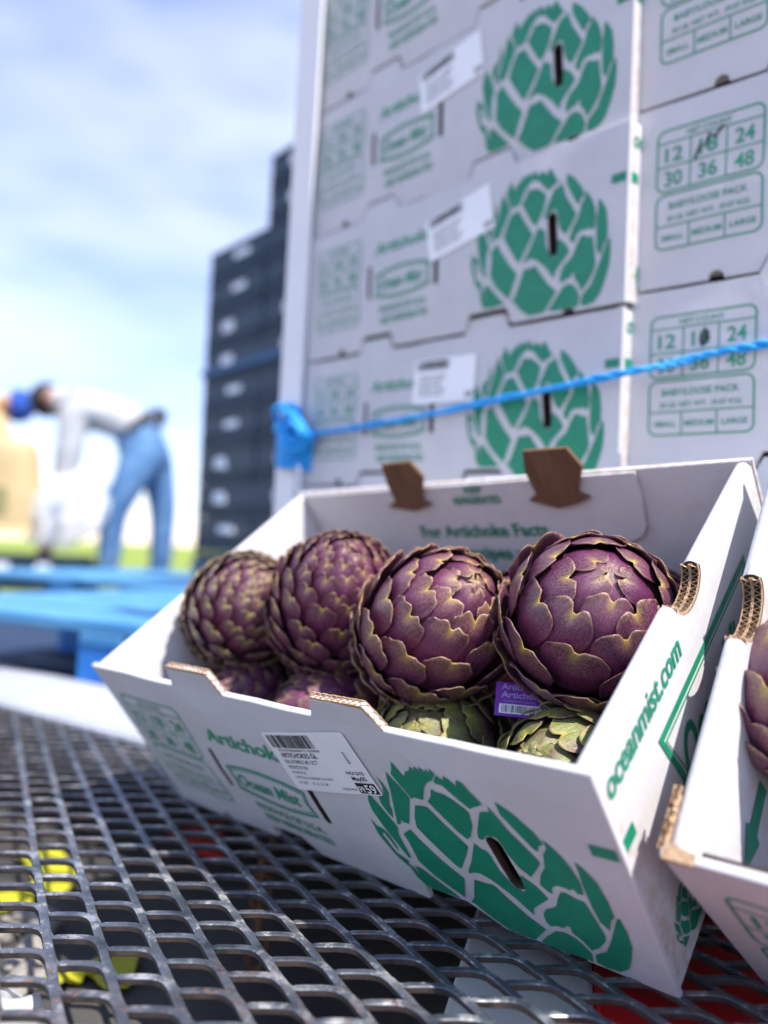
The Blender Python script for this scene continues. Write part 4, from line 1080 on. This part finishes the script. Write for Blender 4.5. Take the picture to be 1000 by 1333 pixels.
# tan sack, low crates and clear bag in front of the people
def sack():
    c = W_(2, 752, 4.1); c.z = .062
    root = empty('paper_sack', Matrix.Translation(c), 'tan paper sack standing open on a black crate beside the people', 'sack')
    vs, fs = [], []; n = 24; rg = random.Random(1)
    for k in range(10):
        z = .18 + .50 * k / 9
        for i in range(n):
            a = 2 * math.pi * i / n; e = 4.0; cx, sx = math.cos(a), math.sin(a)
            r = 1 / (abs(cx) ** e + abs(sx) ** e) ** (1 / e); w = 1 - .25 * (k / 9) ** 2 + rg.uniform(-.02, .02)
            vs.append((cx * r * .17 * w, sx * r * .13 * w, z))
    for k in range(9):
        for i in range(n): fs.append((k * n + i, k * n + (i + 1) % n, (k + 1) * n + (i + 1) % n, (k + 1) * n + i))
    fs.append(tuple(range(n))); fs.append(tuple(range(9 * n, 10 * n)))
    link('bag', mesh('bag', vs, fs, True), root, mats=['paper_tan'])
    link('stamp', box_mesh('stamp', -.06, .06, -.1335, -.1325, .28, .42), root, mats=['stem'])
sack()
for i, (px, lab) in enumerate(((8, 'low black crate under the tan paper sack'), (62, 'low black crate where the bending person reaches down'))):
    c = W_(px, 752, 4.0); M = Matrix.Translation(Vector((c.x - .2, 4.0, -.0575))) @ Matrix.Rotation(rad(-4), 4, 'Z')
    M = M @ Matrix.Diagonal((.95, 1.0, 1.75, 1)); crate(M, lab, 0)
def clear_bag():
    c = W_(72, 700, 4.12)
    bm = bmesh.new(); bmesh.ops.create_icosphere(bm, subdivisions=4, radius=1)
    for v in bm.verts:
        n_ = mathutils.noise.noise(v.co * 2.2) * .22 + mathutils.noise.noise(v.co * 6) * .07
        f = 1 + n_; z = v.co.z
        v.co = Vector((v.co.x * (.20 - .05 * z) * f - .12 * -z * .4, v.co.y * .13 * f, z * .24 * f))
    o = link('clear_bag', bm_mesh('clear_bag', bm, True), M=Matrix.Translation(Vector((c.x + .06, c.y, .40))) @ Matrix.Rotation(rad(18), 4, 'Y'), mats=['poly_bag'])
    tag(o, 'crumpled translucent plastic bag held by the person in jeans', 'bag')
clear_bag()

# ------------------------------------------------------------------ things under the mesh ramp (on the lower tray)
TZ = -.15
def on_tray(px, py, z=TZ):
    inv = CART.inverted(); o = inv @ CAM; d = inv.to_3x3() @ ray(px, py); return o + d * ((z - o.z) / d.z)
def ribbon(name, pts, width, mat, label, cat, th=.002):
    vs, fs = [], []
    for i, p in enumerate(pts):
        t = (pts[min(i + 1, len(pts) - 1)] - pts[max(i - 1, 0)]); t.normalize(); s_ = Vector((t.y, -t.x, 0)).normalized() * width / 2
        for q in (p - s_, p + s_, p + s_ + Vector((0, 0, th)), p - s_ + Vector((0, 0, th))): vs.append(q)
    for i in range(len(pts) - 1):
        for j in range(4): fs.append((i * 4 + j, i * 4 + (j + 1) % 4, i * 4 + 4 + (j + 1) % 4, i * 4 + 4 + j))
    fs += [(0, 1, 2, 3), tuple((len(pts) - 1) * 4 + j for j in range(4))]
    o = link(name, mesh(name, vs, fs), M=CART, mats=[mat]); return tag(o, label, cat)
def curve_pts(ctrl, lift):
    P_ = [on_tray(x, y) for x, y in ctrl]; out_ = []
    for i in range(len(P_) - 1):
        a, b = P_[max(i - 1, 0)], P_[min(i + 2, len(P_) - 1)]
        for k in range(10):
            t = k / 10; p1, p2 = P_[i], P_[i + 1]; m1, m2 = (p2 - a) * .5, (b - p1) * .5
            q = (2 * t**3 - 3 * t**2 + 1) * p1 + (t**3 - 2 * t**2 + t) * m1 + (-2 * t**3 + 3 * t**2) * p2 + (t**3 - t**2) * m2
            q.z = TZ + .001 + lift * (1 + math.sin(i * 2.1 + k * .5)) ; out_.append(q)
    return out_
ribbon('webbing_strap', curve_pts([(-40, 1210), (20, 1175), (75, 1150), (40, 1120)], .006), .05, 'yellow_web', 'folded yellow webbing strap lying flat under the mesh ramp', 'strap')
ribbon('webbing_strap', curve_pts([(60, 1290), (100, 1275), (130, 1265), (150, 1290), (165, 1240)], .004), .026, 'yellow_web', 'narrow yellow webbing strap with a bent end under the mesh ramp', 'strap')
def board():  # flat sign board built up as a box, lifting its top into more light
    a, b = on_tray(768, 1190, TZ + .129), on_tray(775, 1340, TZ + .129); a.z = b.z = TZ
    x = (b - a).normalized(); y = Vector((-x.y, x.x, 0)); c = a
    M = CART @ Matrix.Translation(c + Vector((0, 0, .004))) @ Matrix((x, y, Vector((0, 0, 1)))).transposed().to_4x4()
    root = empty('raised_board', M, 'white and red board, deepened into a box to catch more light, under the mesh below the corner of the open carton', 'box')
    link('white_half', box_mesh('white_half', -.10, .20, -.085, 0, -.0, .125, .003), root, mats=['white_board'])
    link('red_half', box_mesh('red_half', -.10, .34, .0005, .15, -.0, .1255, .003), root, mats=['red_board'])
board()
def red_bit(ctrl, label):
    p = [on_tray(*q) for q in ctrl]; bm = bmesh.new(); bv = [bm.verts.new(q + Vector((0, 0, .004))) for q in p]; f = bm.faces.new(bv)
    r = bmesh.ops.extrude_face_region(bm, geom=[f])
    for v in r['geom']:
        if isinstance(v, bmesh.types.BMVert): v.co.z += .004
    o = link('red_card', bm_mesh('red_card', bm), M=CART, mats=['red_board']); tag(o, label, 'card')
red_bit([(222, 1092), (292, 1070), (290, 1125), (265, 1118)], 'bent red card lying under the mesh near the low side of the open carton')
red_bit([(4, 955), (16, 955), (20, 1010), (8, 1012)], 'narrow red card under the mesh beside the white rail')
def pebbles():
    rg = random.Random(6)
    for i in range(16):
        px, py = rg.uniform(-8, 62), rg.uniform(1205, 1300); p = on_tray(px, py)
        bm = bmesh.new(); bmesh.ops.create_icosphere(bm, subdivisions=2, radius=1); s = rg.uniform(.007, .018)
        for v in bm.verts: v.co = Vector((v.co.x, v.co.y * rg.uniform(.97, 1.0), v.co.z * .7)) * s * (1 + .35 * mathutils.noise.noise(v.co * 1.6 + Vector((i, 0, 0))))
        o = link('stone', bm_mesh('stone', bm, False), M=CART @ Matrix.Translation(p + Vector((0, 0, s * .5))), mats=['stone'])
        tag(o, 'small grey stone lying beside the yellow strap under the mesh', 'stone', 'stones beside the yellow strap')
pebbles()
def under_bag():
    p = on_tray(22, 1318, -.04)
    bm = bmesh.new(); bmesh.ops.create_icosphere(bm, subdivisions=4, radius=1)
    for v in bm.verts:
        f = 1 + mathutils.noise.noise(v.co * 2.4) * .25 + abs(mathutils.noise.noise(v.co * 7)) * .12
        v.co = Vector((v.co.x * .042 * f, v.co.y * .05 * f, v.co.z * .060 * f))
    root = empty('plastic_bag', CART @ Matrix.Translation(Vector((p.x - .012, p.y - .02, -.085))), 'crumpled clear plastic bag with a paper slip caught under the mesh', 'bag')
    link('film', bm_mesh('film', bm, True), root, mats=['poly_bag'])
    link('slip', box_mesh('slip', .018, .046, -.002, -.0012, .030, .070, M=Matrix.Rotation(.3, 4, 'X')), root, mats=['label_white'])
under_bag()
def chain():
    p = on_tray(332, 1275)
    root = empty('chain', CART @ Matrix.Translation(p + Vector((0, 0, .012))), 'rusty steel chain hanging under the mesh ramp', 'chain')
    for k in range(5):
        ring = [Vector((.009 * math.cos(a), .0, .018 * math.sin(a))) for a in [2 * math.pi * i / 16 for i in range(16)]]
        link('link', tube('chain_link', ring, .0028, 8, True), root, Matrix.Translation((0, 0, .014 + k * .0265)) @ Matrix.Rotation(rad(90 * (k % 2) + 15), 4, 'Z'), ['kraft'])
chain()
SC.render.engine = 'CYCLES'
